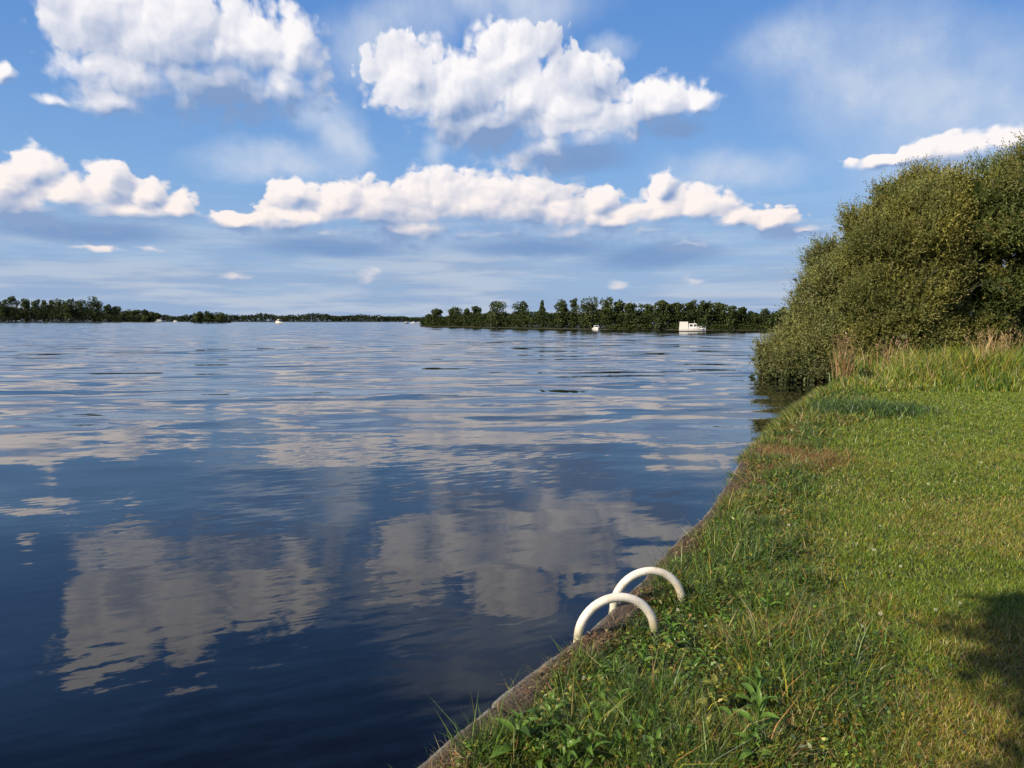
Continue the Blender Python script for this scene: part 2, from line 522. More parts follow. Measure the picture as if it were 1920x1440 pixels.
# ------------------------------------------------------------------ timber edging of the bank
def wood_mat(name, c1, c2, c3, edge=False):
    m, T, o = mat_new(name)
    tc = T.new('ShaderNodeTexCoord').outputs['Object']
    uv = attr_col(T, 'uvw')
    g = T.noise(T.v('MULTIPLY', uv, (6.0, 60.0, 60.0)), 1.0, 5.0, 0.65)
    st = T.noise(tc, 4.0, 4.0, 0.6)
    sp = T.noise(tc, 55.0, 3.0, 0.6)
    c = T.mix(T.step(g, 0.3, 0.7), c1, c2)
    c = T.mix(T.m('MULTIPLY', T.step(st, 0.48, 0.66), T.step(sp, 0.35, 0.6)), c, c3)
    if edge:                                                   # paler grey, broken up by noise, along the arris over the water
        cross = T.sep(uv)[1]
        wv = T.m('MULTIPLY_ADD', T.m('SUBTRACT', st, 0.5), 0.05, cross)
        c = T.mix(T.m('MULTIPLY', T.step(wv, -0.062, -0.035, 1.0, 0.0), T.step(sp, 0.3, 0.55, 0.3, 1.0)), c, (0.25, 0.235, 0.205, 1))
    b = T.new('ShaderNodeBsdfPrincipled')
    T.put(b.inputs['Base Color'], c)
    b.inputs['Roughness'].default_value = 0.85
    bp = T.new('ShaderNodeBump'); bp.inputs['Distance'].default_value = 0.022; bp.inputs['Strength'].default_value = 1.0
    T.put(bp.inputs['Height'], T.m('ADD', g, T.m('MULTIPLY', sp, 0.7)))
    T.put(b.inputs['Normal'], bp.outputs[0])
    T.put(o.inputs['Surface'], b.outputs[0])
    return m


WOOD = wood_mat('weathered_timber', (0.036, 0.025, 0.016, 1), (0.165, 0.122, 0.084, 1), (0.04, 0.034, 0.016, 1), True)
WETWOOD = wood_mat('wet_timber', (0.02, 0.016, 0.012, 1), (0.06, 0.05, 0.04, 1), (0.02, 0.03, 0.01, 1))


def tangent(y):
    h = 0.05
    d = np.array([edge_x(y + h) - edge_x(y - h), 2 * h]); return d / np.linalg.norm(d)


def uvw_attr(me, uvw):
    a = me.attributes.new('uvw', 'FLOAT_COLOR', 'POINT')
    c = np.ones((len(uvw), 4), np.float32); c[:, :3] = uvw
    a.data.foreach_set('color', c.ravel())


def make_revetment():
    root = thing('bank_revetment', 'weathered grey-brown timber edging that curves along the water', 'revetment', (0.1, 3.31, 0))
    rng = np.random.default_rng(4)
    cuts = [-1.6, 0.1, 1.75, 3.02, 4.55, 6.2, 7.9, 9.6, 11.4, 13.2, 15.0, 17.0, 19.0]
    o0 = np.array(root.location)
    for ci in range(len(cuts) - 1):
        y0, y1 = cuts[ci] + 0.012, cuts[ci + 1] - 0.012
        nl, nr = 46, 18
        w = 0.145 + rng.uniform(-0.004, 0.004); h = 0.15
        dz = rng.uniform(-0.004, 0.004); roll = rng.uniform(-0.02, 0.02)
        V = []; U = []
        for a in range(nl + 1):
            y = y0 + (y1 - y0) * a / nl
            t = tangent(y); nrm = np.array([t[1], -t[0]])            # towards the land
            c = np.array([edge_x(y), y]) + nrm * (w / 2 - 0.01)
            for r in range(nr):
                th = 2 * math.pi * r / nr
                ct, stt = math.cos(th), math.sin(th)
                e = 0.45
                px = w / 2 * math.copysign(abs(ct) ** e, ct); pz = h / 2 * math.copysign(abs(stt) ** e, stt)
                k = vnoise(np.array([y * 1.0]), np.array([th * 0.35]), 0.10, 11)[0] - 0.5
                k2 = vnoise(np.array([y * 1.0 + 9]), np.array([th * 0.8]), 0.5, 3)[0] - 0.5
                f = 1 + 0.26 * k + 0.26 * k2
                px *= f; pz *= f
                if pz > 0:
                    pz -= 0.03 * max(0, px / w + 0.1)                 # worn down towards the land
                zz = BANK - h / 2 + 0.012 + dz + pz + roll * px
                q = c + nrm * px
                V.append((q[0], q[1], zz)); U.append((y, px, pz))
        V = np.array(V) - o0; F = []
        for a in range(nl):
            for r in range(nr):
                r2 = (r + 1) % nr
                F.append((a * nr + r, a * nr + r2, (a + 1) * nr + r2, (a + 1) * nr + r))
        F.append(tuple(range(nr))[::-1]); F.append(tuple(nl * nr + r for r in range(nr)))
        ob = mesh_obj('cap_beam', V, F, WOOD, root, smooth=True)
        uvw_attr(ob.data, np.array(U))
        # board standing in the water under the beam
        B = []; UB = []
        for a in range(13):
            y = y0 + (y1 - y0) * a / 12
            t = tangent(y); nrm = np.array([t[1], -t[0]])
            for (off, z) in ((0.02, -0.5), (0.06, -0.5), (0.06, BANK - h - 0.02), (0.02, BANK - h - 0.02)):
                q = np.array([edge_x(y), y]) + nrm * off
                B.append((q[0], q[1], z)); UB.append((y, off, z))
        FB = []
        for a in range(12):
            for r in range(4):
                FB.append((a * 4 + r, a * 4 + (r + 1) % 4, a * 4 + 4 + (r + 1) % 4, a * 4 + 4 + r))
        FB.append((3, 2, 1, 0)); FB.append((48, 49, 50, 51))
        ob = mesh_obj('board', np.array(B) - o0, FB, WETWOOD, root)
        uvw_attr(ob.data, np.array(UB))


make_revetment()


# ------------------------------------------------------------------ swimming ladder
def tube(path, rad, n=14, caps=True):
    """verts, faces of a tube along a list of points; rad may be a list"""
    P = [Vector(p) for p in path]
    V = []; F = []
    ref = None
    for i, p in enumerate(P):
        d = (P[min(i + 1, len(P) - 1)] - P[max(i - 1, 0)]).normalized()
        if ref is None:
            ref = d.orthogonal().normalized()
        ref = (ref - d * ref.dot(d)).normalized()
        b = d.cross(ref)
        r = rad[i] if isinstance(rad, (list, tuple)) else rad
        for k in range(n):
            a = 2 * math.pi * k / n
            V.append(p + (ref * math.cos(a) + b * math.sin(a)) * r)
    for i in range(len(P) - 1):
        for k in range(n):
            k2 = (k + 1) % n
            F.append((i * n + k, i * n + k2, (i + 1) * n + k2, (i + 1) * n + k))
    if caps:
        F.append(tuple(range(n))[::-1]); F.append(tuple((len(P) - 1) * n + k for k in range(n)))
    return V, F


def plastic_mat():
    m, T, o = mat_new('aged_white_plastic')
    tc = T.new('ShaderNodeTexCoord').outputs['Object']
    a = T.noise(tc, 9.0, 5.0, 0.65); s = T.noise(tc, 70.0, 3.0, 0.6)
    c = T.mix(T.step(a, 0.42, 0.72), (0.78, 0.735, 0.64, 1), (0.58, 0.50, 0.36, 1))
    zz = T.sep(tc)[2]
    c = T.mix(T.m('MULTIPLY', T.step(zz, 0.50, 0.60, 1.0, 0.0), T.step(a, 0.35, 0.6)), c, (0.30, 0.29, 0.17, 1))
    c = T.mix(T.m('MULTIPLY', T.step(s, 0.60, 0.72), 0.5), c, (0.40, 0.33, 0.22, 1))
    b = T.new('ShaderNodeBsdfPrincipled')
    T.put(b.inputs['Base Color'], c)
    b.inputs['Roughness'].default_value = 0.42
    bp = T.new('ShaderNodeBump'); bp.inputs['Distance'].default_value = 0.001; bp.inputs['Strength'].default_value = 0.4
    T.put(bp.inputs['Height'], s); T.put(b.inputs['Normal'], bp.outputs[0])
    T.put(o.inputs['Surface'], b.outputs[0])
    return m


PLASTIC = plastic_mat()


def make_ladder():
    A = Vector((0.325, 3.70, 0)); B = Vector((0.725, 3.79, 0))      # water-side leg and land foot of the near rail
    sep = Vector((0.232, 0.405, 0))
    root = thing('swimming_ladder', 'white swimming ladder with two hooped handrails on the timber edging', 'ladder', A)
    for k in range(2):
        a = sep * k; b = B - A + sep * k
        u = (b - a).normalized(); R = (b - a).length / 2; mid = (a + b) / 2
        z0 = BANK + 0.0
        pts = [a + Vector((0, 0, z)) for z in (-0.75, -0.3, 0.1, 0.35, 0.44)]
        tilt = 0.008
        for i in range(0, 25):
            th = math.pi * (1 - i / 24)
            pts.append(mid + u * (R * math.cos(th)) + Vector((tilt, 0, z0 + R * 0.95 * math.sin(th) - 0.0)))
        pts += [b + Vector((0, 0, z)) for z in (0.42, 0.3, 0.22)]
        V, F = tube(pts, 0.0228, 18)
        mesh_obj('handrail', V, F, PLASTIC, root, smooth=True)
    for z in (0.22, -0.06, -0.34, -0.62):
        V, F = tube([Vector((0, 0, z)), sep + Vector((0, 0, z))], 0.019, 12)
        mesh_obj('rung', V, F, PLASTIC, root, smooth=True)


make_ladder()


# ------------------------------------------------------------------ grass and weeds (numpy-built blades)
RNG = np.random.default_rng(20)
GRASS = foliage_mat('grass_blades', trans=0.18, rough=0.42, spec=0.45, var=0.12, scale=7.0)


def blades(x, y, z, h, w, lean_az, lean, col, seg=2, droop=0.5):
    """tapering bent blades as one array block -> verts, loops, sizes, cols"""
    n = len(x)
    f_az = RNG.uniform(0, 2 * np.pi, n)
    fx, fy = np.cos(f_az), np.sin(f_az)                   # width direction
    lx, ly = np.cos(lean_az), np.sin(lean_az)
    rows = []
    for s in range(seg + 1):
        t = s / seg
        out = h * lean * (t ** (1 + droop))
        up = h * t * np.sqrt(np.maximum(0.05, 1 - (lean * t * 0.8) ** 2))
        cx = x + lx * out; cy = y + ly * out; cz = z + up
        ww = w * (1.0 - 0.55 * t) * 0.5
        if s < seg:
            rows.append(np.stack((cx - fx * ww, cy - fy * ww, cz), -1))
            rows.append(np.stack((cx + fx * ww, cy + fy * ww, cz), -1))
        else:
            rows.append(np.stack((cx, cy, cz), -1))
    V = np.stack(rows, 1)                                   # n, 2*seg+1, 3
    nv = 2 * seg + 1
    base = (np.arange(n) * nv)[:, None]
    loops = []; sizes = []
    L = []
    for s in range(seg - 1):
        L.append(base + np.array([2 * s, 2 * s + 1, 2 * s + 3, 2 * s + 2])[None])
    tip = base + np.array([2 * (seg - 1), 2 * seg - 1, 2 * seg])[None]
    quads = np.stack(L, 1).reshape(n, -1) if L else np.zeros((n, 0), int)
    loops = np.concatenate((quads, tip), 1).ravel()
    sizes = np.tile(np.array([4] * (seg - 1) + [3]), n)
    cols = np.repeat(col, nv, 0)
    return V.reshape(-1, 3), loops, sizes, cols


def leaves(c, d, nrm, ln, wd, col):
    """lens-shaped folded leaves: centre base c, direction d, normal nrm"""
    n = len(c)
    s = np.cross(d, nrm); s /= np.linalg.norm(s, axis=1, keepdims=True) + 1e-9
    ln = ln[:, None]; wd = wd[:, None]
    a = c; m = c + d * ln * 0.5 - nrm * wd * 0.12
    l = c + d * ln * 0.45 + s * wd * 0.5 + nrm * wd * 0.1; r = c + d * ln * 0.45 - s * wd * 0.5 + nrm * wd * 0.1
    t = c + d * ln - nrm * ln * 0.12
    V = np.stack((a, r, t, l), 1)
    base = (np.arange(n) * 4)[:, None]
    loops = (base + np.array([0, 1, 2, 3])[None]).ravel()
    return V.reshape(-1, 3), loops, np.full(n, 4), np.repeat(col, 4, 0)


def join(parts):
    V = []; L = []; S = []; C = []; o = 0
    for v, l, s, c in parts:
        V.append(v); L.append(l + o); S.append(s); C.append(c); o += len(v)
    return np.vstack(V), np.concatenate(L), np.concatenate(S), np.vstack(C)


PAL = {
    'dark': (0.040, 0.078, 0.016), 'green': (0.100, 0.180, 0.022), 'fresh': (0.150, 0.235, 0.034),
    'lawn': (0.190, 0.250, 0.020), 'yellow': (0.30, 0.27, 0.032), 'straw': (0.40, 0.32, 0.14), 'brown': (0.30, 0.165, 0.055), 'blue': (0.060, 0.105, 0.045)}
PK = {k: np.array(v) for k, v in PAL.items()}


def pick(weights, n):
    names = list(weights[0].keys())
    W = np.stack([np.broadcast_to(weights[0][k], (n,)) for k in names], 1).astype(float)
    W = np.maximum(W, 0); W /= W.sum(1, keepdims=True)
    r = RNG.random(n)[:, None]
    i = (np.cumsum(W, 1) < r).sum(1).clip(0, len(names) - 1)
    c = np.stack([PK[k] for k in names])[i]
    return c * RNG.uniform(0.45, 1.35, (n, 1)) * RNG.uniform(0.92, 1.08, (n, 3))


def wild(x, y):
    """1 in the rough strip beside the water, 0 on the mown lawn"""
    d = x - edge_x(y)
    wdt = 0.55 + 0.35 * vnoise(x, y, 1.1, 21) + np.clip(1.6 - 0.28 * y, 0, 0.75) + 0.45 * np.exp(-((y - 12.6) / 1.4) ** 2) * 1.6
    return 1 / (1 + np.exp((d - wdt) / 0.10))


def scatter(n, y0, y1, pad=1.2):
    y = RNG.uniform(y0, y1, n)
    xr = 0.70 * np.maximum(y, 1.5) + pad
    xl = edge_x(y) + 0.10
    # uniform over the strip: reject
    wmax = (0.70 * y1 + pad) - (edge_x(y0) + 0.1)
    keep = RNG.random(n) * wmax < (xr - xl)
    y = y[keep]; xl = xl[keep]; xr = xr[keep]
    x = xl + RNG.random(len(y)) * (xr - xl)
    return x, y


def make_grass():
    lawn_parts = []; rough_parts = []
    bands = [(1.9, 3.2, 150000, 0.0034), (3.2, 4.6, 105000, 0.0038), (4.6, 6.5, 95000, 0.0046), (6.5, 9.5, 95000, 0.006), (9.5, 13.0, 80000, 0.0085), (13.0, 17.2, 62000, 0.012)]
    for (y0, y1, n, w) in bands:
        x, y = scatter(n, y0, y1, 1.0)
        wl = wild(x, y)
        isw = RNG.random(len(x)) < wl
        n1 = vnoise(x, y, 0.9, 31); n2 = vnoise(x, y, 0.30, 37); n3 = vnoise(x, y, 2.8, 41)
        # mown lawn
        X, Y = x[~isw], y[~isw]; N1, N2, N3 = n1[~isw], n2[~isw], n3[~isw]
        k = len(X)
        near = np.clip((8.0 - Y) / 5.0, 0, 1)
        dry = np.clip(np.clip((N1 - 0.42) * 4.5, 0, 1) * (0.06 + 0.94 * near) + np.clip((N3 - 0.52) * 4, 0, 1) * 0.45, 0, 1.1)
        c = pick([{'lawn': 1.2 - 0.5 * dry, 'green': 0.7 * (1 - 0.7 * dry) + 0.15, 'yellow': 0.16 + 0.75 * dry, 'straw': 0.03 + 0.5 * dry, 'brown': 0.02 + 0.5 * dry, 'dark': 0.18 * (N2 > 0.5)}], k)
        h = RNG.uniform(0.022, 0.062, k) * (0.45 + 1.1 * N2)
        lawn_parts.append(blades(X, Y, ground_z(X, Y) - 0.005, h, w * RNG.uniform(0.7, 1.4, k), RNG.uniform(0, 6.283, k), RNG.uniform(0.3, 1.25, k), c))
        # rough strip
        X, Y = x[isw], y[isw]; N1, N2, N3 = n1[isw], n2[isw], n3[isw]
        k = len(X)
        tus = np.clip((N2 - 0.35) * 3, 0, 1)
        c = pick([{'dark': 0.55 + 0.5 * tus, 'green': 0.85, 'fresh': 0.75 * tus, 'blue': 0.4 * (N1 > 0.5), 'yellow': 0.22 + 0.4 * (N1 < 0.46), 'straw': 0.12 + 0.34 * (N1 < 0.46), 'brown': 0.10 + 0.30 * (N1 < 0.46)}], k)
        h = RNG.uniform(0.05, 0.13, k) * (0.5 + 1.05 * tus)
        h = h * np.where(RNG.random(k) < 0.05, 1.7, 1.0)
        rough_parts.append(blades(X, Y, ground_z(X, Y) - 0.01, h, w * RNG.uniform(0.8, 1.6, k), RNG.uniform(0, 6.283, k), RNG.uniform(0.2, 1.1, k), c))
        # small round leaves of ground weeds among the blades
        m = int(k * 0.42)
        if m:
            idx = RNG.integers(0, k, m)
            lx = X[idx] + RNG.normal(0, 0.012, m); ly = Y[idx] + RNG.normal(0, 0.012, m)
            lz = ground_z(lx, ly) + RNG.uniform(0.01, 0.075, m) * (0.5 + tus[idx])
            az = RNG.uniform(0, 6.283, m); el = RNG.uniform(-0.2, 0.8, m)
            d = np.stack((np.cos(az) * np.cos(el), np.sin(az) * np.cos(el), np.sin(el)), -1)
            nr = np.stack((RNG.normal(0, 0.45, m), RNG.normal(0, 0.45, m), np.ones(m)), -1)
            nr -= d * (nr * d).sum(1, keepdims=True); nr /= np.linalg.norm(nr, axis=1, keepdims=True)
            s = w / 0.0034
            cc = pick([{'dark': 0.7, 'green': 0.9, 'fresh': 0.6, 'blue': 0.35, 'yellow': 0.2, 'brown': 0.16}], m)
            rough_parts.append(leaves(np.stack((lx, ly, lz), -1), d, nr, RNG.uniform(0.014, 0.034, m) * s ** 0.5, RNG.uniform(0.008, 0.017, m) * s ** 0.5, cc))
    # grass hanging over the edge towards the water
    m = 15000
    y = RNG.uniform(2.0, 16.5, m); y = y[RNG.random(len(y)) < np.clip(0.16 + (y - 8.6) * 0.35 + 0.5 * (vnoise(y, y * 0, 0.5, 61) > 0.55), 0, 1)]
    m = len(y); x = edge_x(y) + RNG.uniform(0.0, 0.16, m)
    tw = np.clip((y - 10.5) / 2.0, 0, 1)
    c = pick([{'green': 0.8, 'dark': 0.6, 'fresh': 0.4, 'yellow': 0.4, 'straw': 0.25, 'brown': 0.15}], m)
    rough_parts.append(blades(x, y, np.maximum(ground_z(x, y), 0.46), RNG.uniform(0.06, 0.15, m) * (1 + 0.9 * tw), 0.004 + 0.0007 * y, RNG.normal(2.7, 0.8, m), RNG.uniform(0.5, 1.5, m), c, seg=3))
    # dark tussock on the lawn beside the bank
    m = 5200
    x = 6.0 + RNG.normal(0, 0.55, m); y = 13.1 + RNG.normal(0, 0.45, m)
    k = x > edge_x(y) + 0.1; x, y = x[k], y[k]; m = len(x)
    c = pick([{'green': 0.5, 'dark': 1.0, 'fresh': 0.15, 'blue': 0.5}], m)
    rough_parts.append(blades(x, y, ground_z(x, y), RNG.uniform(0.08, 0.26, m), RNG.uniform(0.008, 0.014, m), RNG.uniform(0, 6.28, m), RNG.uniform(0.3, 1.1, m), c, seg=3))
    me = np_mesh('lawn_grass', *join(lawn_parts)[:3], GRASS, join(lawn_parts)[3])
    tag(link('lawn_grass', me), 'short mown grass with yellow and straw-dry patches', 'grass', kind='stuff')
    J = join(rough_parts)
    me = np_mesh('rough_grass', *J[:3], GRASS, J[3])
    tag(link('rough_grass', me), 'rough dark green grass and small weeds beside the timber edging', 'grass', kind='stuff')


make_grass()


# ------------------------------------------------------------------ willows on the bank
def unit(v):
    return v / (np.linalg.norm(v, axis=-1, keepdims=True) + 1e-9)


def bark_mat(name, c1, c2):
    m, T, o = mat_new(name)
    tc = T.new('ShaderNodeTexCoord').outputs['Object']
    n = T.noise(T.v('MULTIPLY', tc, (9, 9, 2.5)), 1.0, 5.0, 0.65)
    b = T.new('ShaderNodeBsdfPrincipled')
    T.put(b.inputs['Base Color'], T.mix(T.step(n, 0.35, 0.65), c1, c2))
    b.inputs['Roughness'].default_value = 0.9
    bp = T.new('ShaderNodeBump'); bp.inputs['Distance'].default_value = 0.02
    T.put(bp.inputs['Height'], n); T.put(b.inputs['Normal'], bp.outputs[0])
    T.put(o.inputs['Surface'], b.outputs[0])
    return m


BARK = bark_mat('grey_bark', (0.05, 0.042, 0.033, 1), (0.17, 0.15, 0.12, 1))
LEAF = foliage_mat('willow_leaves', trans=0.40, rough=0.5, spec=0.3, var=0.3, scale=1.4)
FARLEAF = foliage_mat('far_leaves', trans=0.2, rough=0.7, spec=0.1, var=0.35, scale=0.5)


def limbs(base, targets, r0, seed, n=7, parts=6):
    """tapered trunk and limbs from a base to crown points, as one bark mesh"""
    rg = random.Random(seed)
    V = []; F = []
    for (t, r) in targets:
        b = Vector(base) + Vector((rg.uniform(-.12, .12), rg.uniform(-.12, .12), -0.1))
        e = Vector(t)
        side = Vector((rg.uniform(-1, 1), rg.uniform(-1, 1), 0)) * (e - b).length * 0.10
        pts = []; rad = []
        for i in range(parts + 1):
            f = i / parts
            pts.append(b.lerp(e, f) + side * math.sin(math.pi * f) + Vector((0, 0, 0.10 * (e - b).length * math.sin(math.pi * f))))
            rad.append(r * (1 - 0.82 * f))
        v, fc = tube(pts, rad, n)
        o = len(V); V += v; F += [tuple(i + o for i in q) for q in fc]
    return V, F


def crown(lobes, dens, leaf_l, leaf_w, colset, seed, shoot=(0.35, 0.85), per=12, up=0.85, front=0.65, fill=0.6, sub=0):
    """leafy shoots over the skin of a set of lobes (x, y, z, r)"""
    rg = np.random.default_rng(seed)
    L0 = np.array(lobes, float)
    if sub:
        kids = []
        for (x, y, z, r) in L0:                               # break every lobe into clumps with dark gaps between
            for _ in range(sub):
                d = unit(rg.normal(size=3) * np.array([1, 1, 0.9]) + np.array([0, -0.25, 0.2]))
                kids.append((*(np.array([x, y, z]) + d * r * rg.uniform(0.46, 0.70)), r * rg.uniform(0.20, 0.44)))
        L = np.array(kids)
    else:
        L = L0
    P = []; D = []; T_ = []
    for i, (x, y, z, r) in enumerate(L):
        n = int(dens * 4 * math.pi * r * r)
        d = unit(rg.normal(size=(n, 3)))
        keep = (d[:, 1] < 0.25) | (rg.random(n) > front)
        keep &= d[:, 2] > -0.75
        d = d[keep]
        lump = vnoise(np.arctan2(d[:, 1], d[:, 0]) * r + 40 * i, np.arcsin(d[:, 2]) * r, 0.75, seed + i) - 0.5
        # more lumps: pull the surface in and out
        rad = r * (1 + 0.42 * lump * min(1, 1.2 / r)) * (1 - 0.30 * rg.random(len(d)) ** 1.6)
        p = np.array([x, y, z]) + d * rad[:, None]
        for j, (a, b, c, s) in enumerate(L):
            if j != i:
                ok = np.linalg.norm(p - np.array([a, b, c]), axis=1) > s * 0.72
                p, d, lump = p[ok], d[ok], lump[ok]
        P.append(p); D.append(d); T_.append(lump)
    P = np.vstack(P); D = np.vstack(D); LU = np.concatenate(T_)
    ok = P[:, 2] > 0.10
    P, D, LU = P[ok], D[ok], LU[ok]
    n = len(P)
    sd = unit(D * 0.6 + np.array([0, 0, up]) + rg.normal(size=(n, 3)) * 0.45)
    sl = rg.uniform(*shoot, n) * np.where(rg.random(n) < 0.05, 1.45, 1.0)
    # one colour family for each shoot, drifting over the crown
    dr = vnoise(P[:, 0] + P[:, 1] * 0.6, P[:, 2], 1.3, seed + 7)
    dr2 = vnoise(P[:, 0] - P[:, 1], P[:, 2] + 9, 0.6, seed + 8)
    a, b, c, d4 = [np.array(k) for k in colset]
    f = np.clip((dr - 0.35) * 3.0 + rg.normal(0, 0.25, n), 0, 1)[:, None]
    col = a * (1 - f) + b * f
    g = (np.clip((dr2 - 0.55) * 4, 0, 1) * 0.7)[:, None]
    col = col * (1 - g) + c * g
    h = (rg.random(n) < 0.08)[:, None]
    col = np.where(h, d4, col) * rg.uniform(0.75, 1.25, (n, 1))
    C = []; DD = []; LL = []; WW = []; CC = []
    for k in range(per):
        t = (k + 0.6) / per
        c0 = P + sd * (sl * (t - 0.25))[:, None]
        sp = unit(rg.normal(size=(n, 3)))
        dd = unit(sd * 0.75 + sp * 0.85)
        C.append(c0); DD.append(dd); LL.append(leaf_l * rg.uniform(0.7, 1.25, n) * (1.1 - 0.45 * t)); WW.append(leaf_w * rg.uniform(0.7, 1.3, n)); CC.append(col * rg.uniform(0.92, 1.08, (n, 1)))
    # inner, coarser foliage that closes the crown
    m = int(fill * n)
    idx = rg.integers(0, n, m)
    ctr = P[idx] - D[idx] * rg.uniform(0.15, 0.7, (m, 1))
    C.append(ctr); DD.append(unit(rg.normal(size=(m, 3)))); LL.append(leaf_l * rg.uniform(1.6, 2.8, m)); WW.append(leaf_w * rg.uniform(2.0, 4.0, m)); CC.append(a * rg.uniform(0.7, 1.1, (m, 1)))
    if sub:
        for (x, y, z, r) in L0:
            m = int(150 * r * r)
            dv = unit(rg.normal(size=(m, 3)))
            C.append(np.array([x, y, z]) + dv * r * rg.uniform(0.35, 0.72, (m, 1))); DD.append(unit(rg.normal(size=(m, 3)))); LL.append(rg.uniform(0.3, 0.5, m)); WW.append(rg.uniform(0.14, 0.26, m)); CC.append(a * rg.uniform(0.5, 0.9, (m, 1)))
    C = np.vstack(C); DD = np.vstack(DD); LL = np.concatenate(LL); WW = np.concatenate(WW); CC = np.vstack(CC)
    nr = rg.normal(size=C.shape); nr -= DD * (nr * DD).sum(1, keepdims=True); nr = unit(nr)
    return leaves(C, DD, nr, LL, WW, CC)


OLIVE = [(0.150, 0.172, 0.050), (0.310, 0.295, 0.072), (0.225, 0.250, 0.080), (0.30, 0.25, 0.085)]
GREYG = [(0.150, 0.182, 0.074), (0.275, 0.288, 0.092), (0.195, 0.230, 0.105), (0.26, 0.21, 0.085)]
DARKG = [(0.110, 0.145, 0.042), (0.265, 0.262, 0.064), (0.135, 0.180, 0.055), (0.25, 0.20, 0.065)]


def willow(name, label, base, lobes, cols, seed, dens, nl=6, **kw):
    root = thing(name, label, 'willow', base, group='willow bushes on the bank')
    lob = [(x - base[0], y - base[1], z - base[2], r) for (x, y, z, r) in lobes]
    kw.setdefault('leaf_l', 0.115); kw.setdefault('leaf_w', 0.034)
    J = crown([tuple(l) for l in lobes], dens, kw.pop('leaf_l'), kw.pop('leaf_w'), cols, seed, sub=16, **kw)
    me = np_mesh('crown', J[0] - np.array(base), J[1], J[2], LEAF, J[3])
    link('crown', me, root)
    V, F = limbs((0, 0, 0), [((l[0], l[1], l[2] + 0.3 * l[3]), 0.05 + 0.022 * l[2]) for l in lob], 0.1, seed)
    rg = random.Random(seed)
    for l in lob:                                             # bare twigs that show between the leaves and over the outline
        for _ in range(int(5 * l[3]) + 2):
            d = Vector((rg.gauss(0, 1), -abs(rg.gauss(0, 0.8)), rg.uniform(-0.1, 1.1))).normalized()
            a = Vector(l[:3]) + d * l[3] * 0.45; e = Vector(l[:3]) + d * (l[3] * rg.uniform(0.85, 1.08)) + Vector((0, 0, rg.uniform(0.0, 0.25)))
            m = a.lerp(e, 0.5) + Vector((rg.uniform(-.1, .1), 0, rg.uniform(-.12, .05)))
            v, f = tube([a, m, e], [0.020, 0.014, 0.005], 5)
            o = len(V); V = V + v; F = F + [tuple(i + o for i in q) for q in f]
    mesh_obj('trunk', V, F, BARK, root, smooth=True)


willow('willow_bush', 'low grey-green willow hanging over the water at the left end of the thicket', (11.9, 27.4, 0.35),
       [(10.34, 27.5, 0.80, 1.15), (9.69, 28.0, 0.68, 0.72), (10.99, 27.0, 1.25, 1.15), (9.95, 26.9, 0.38, 0.75), (10.6, 26.7, 0.40, 0.85), (9.6, 27.6, 0.25, 0.7), (11.3, 26.5, 0.4, 0.8), (9.9, 26.8, 0.12, 0.6), (10.6, 26.4, 0.12, 0.6), (11.2, 26.1, 0.15, 0.6), (9.4, 27.5, 0.1, 0.5)], GREYG, 101, 105)
willow('willow_bush', 'pale silvery willow between the low waterside bush and the big round willow', (12.6, 27.4, 0.45),
       [(11.53, 27.5, 2.66, 1.50), (11.08, 28.0, 2.08, 1.10), (12.06, 27.0, 3.21, 1.45), (10.98, 28.0, 3.15, 0.60), (11.49, 28.0, 4.15, 0.75), (11.5, 26.2, 1.35, 1.2)], GREYG, 102, 95)
willow('willow_tree', 'biggest round olive-green willow in the middle of the bank thicket', (13.1, 25.6, 0.45),
       [(12.74, 25.5, 4.68, 2.0), (14.04, 25.5, 5.30, 1.7), (12.11, 26.0, 4.24, 1.4), (12.67, 24.9, 2.77, 1.7), (11.9, 25.2, 2.26, 1.3), (13.68, 24.9, 3.0, 1.7), (13.3, 24.6, 4.6, 1.3), (13.12, 26.0, 6.02, 1.05), (11.9, 26.0, 5.10, 0.75), (11.9, 24.3, 1.35, 1.0), (13.6, 25.7, 6.3, 0.75), (13.2, 24.8, 1.4, 1.2)], OLIVE, 103, 88)
willow('willow_tree', 'tall dark willow at the right edge of the picture', (16.4, 25.0, 0.45),
       [(15.1, 24.6, 5.29, 1.8), (16.04, 25.0, 3.75, 2.0), (16.74, 25.0, 6.21, 1.5), (15.2, 25.4, 2.55, 1.5), (18.17, 24.8, 4.96, 2.5), (18.12, 24.3, 2.58, 2.2), (20.4, 25.0, 3.82, 2.5), (17.6, 25.0, 7.0, 1.2), (15.9, 25.0, 6.5, 0.8), (14.7, 25.2, 1.2, 1.2), (16.5, 25.4, 1.3, 1.4), (18.6, 24.2, 1.2, 1.4)], DARKG, 104, 60)


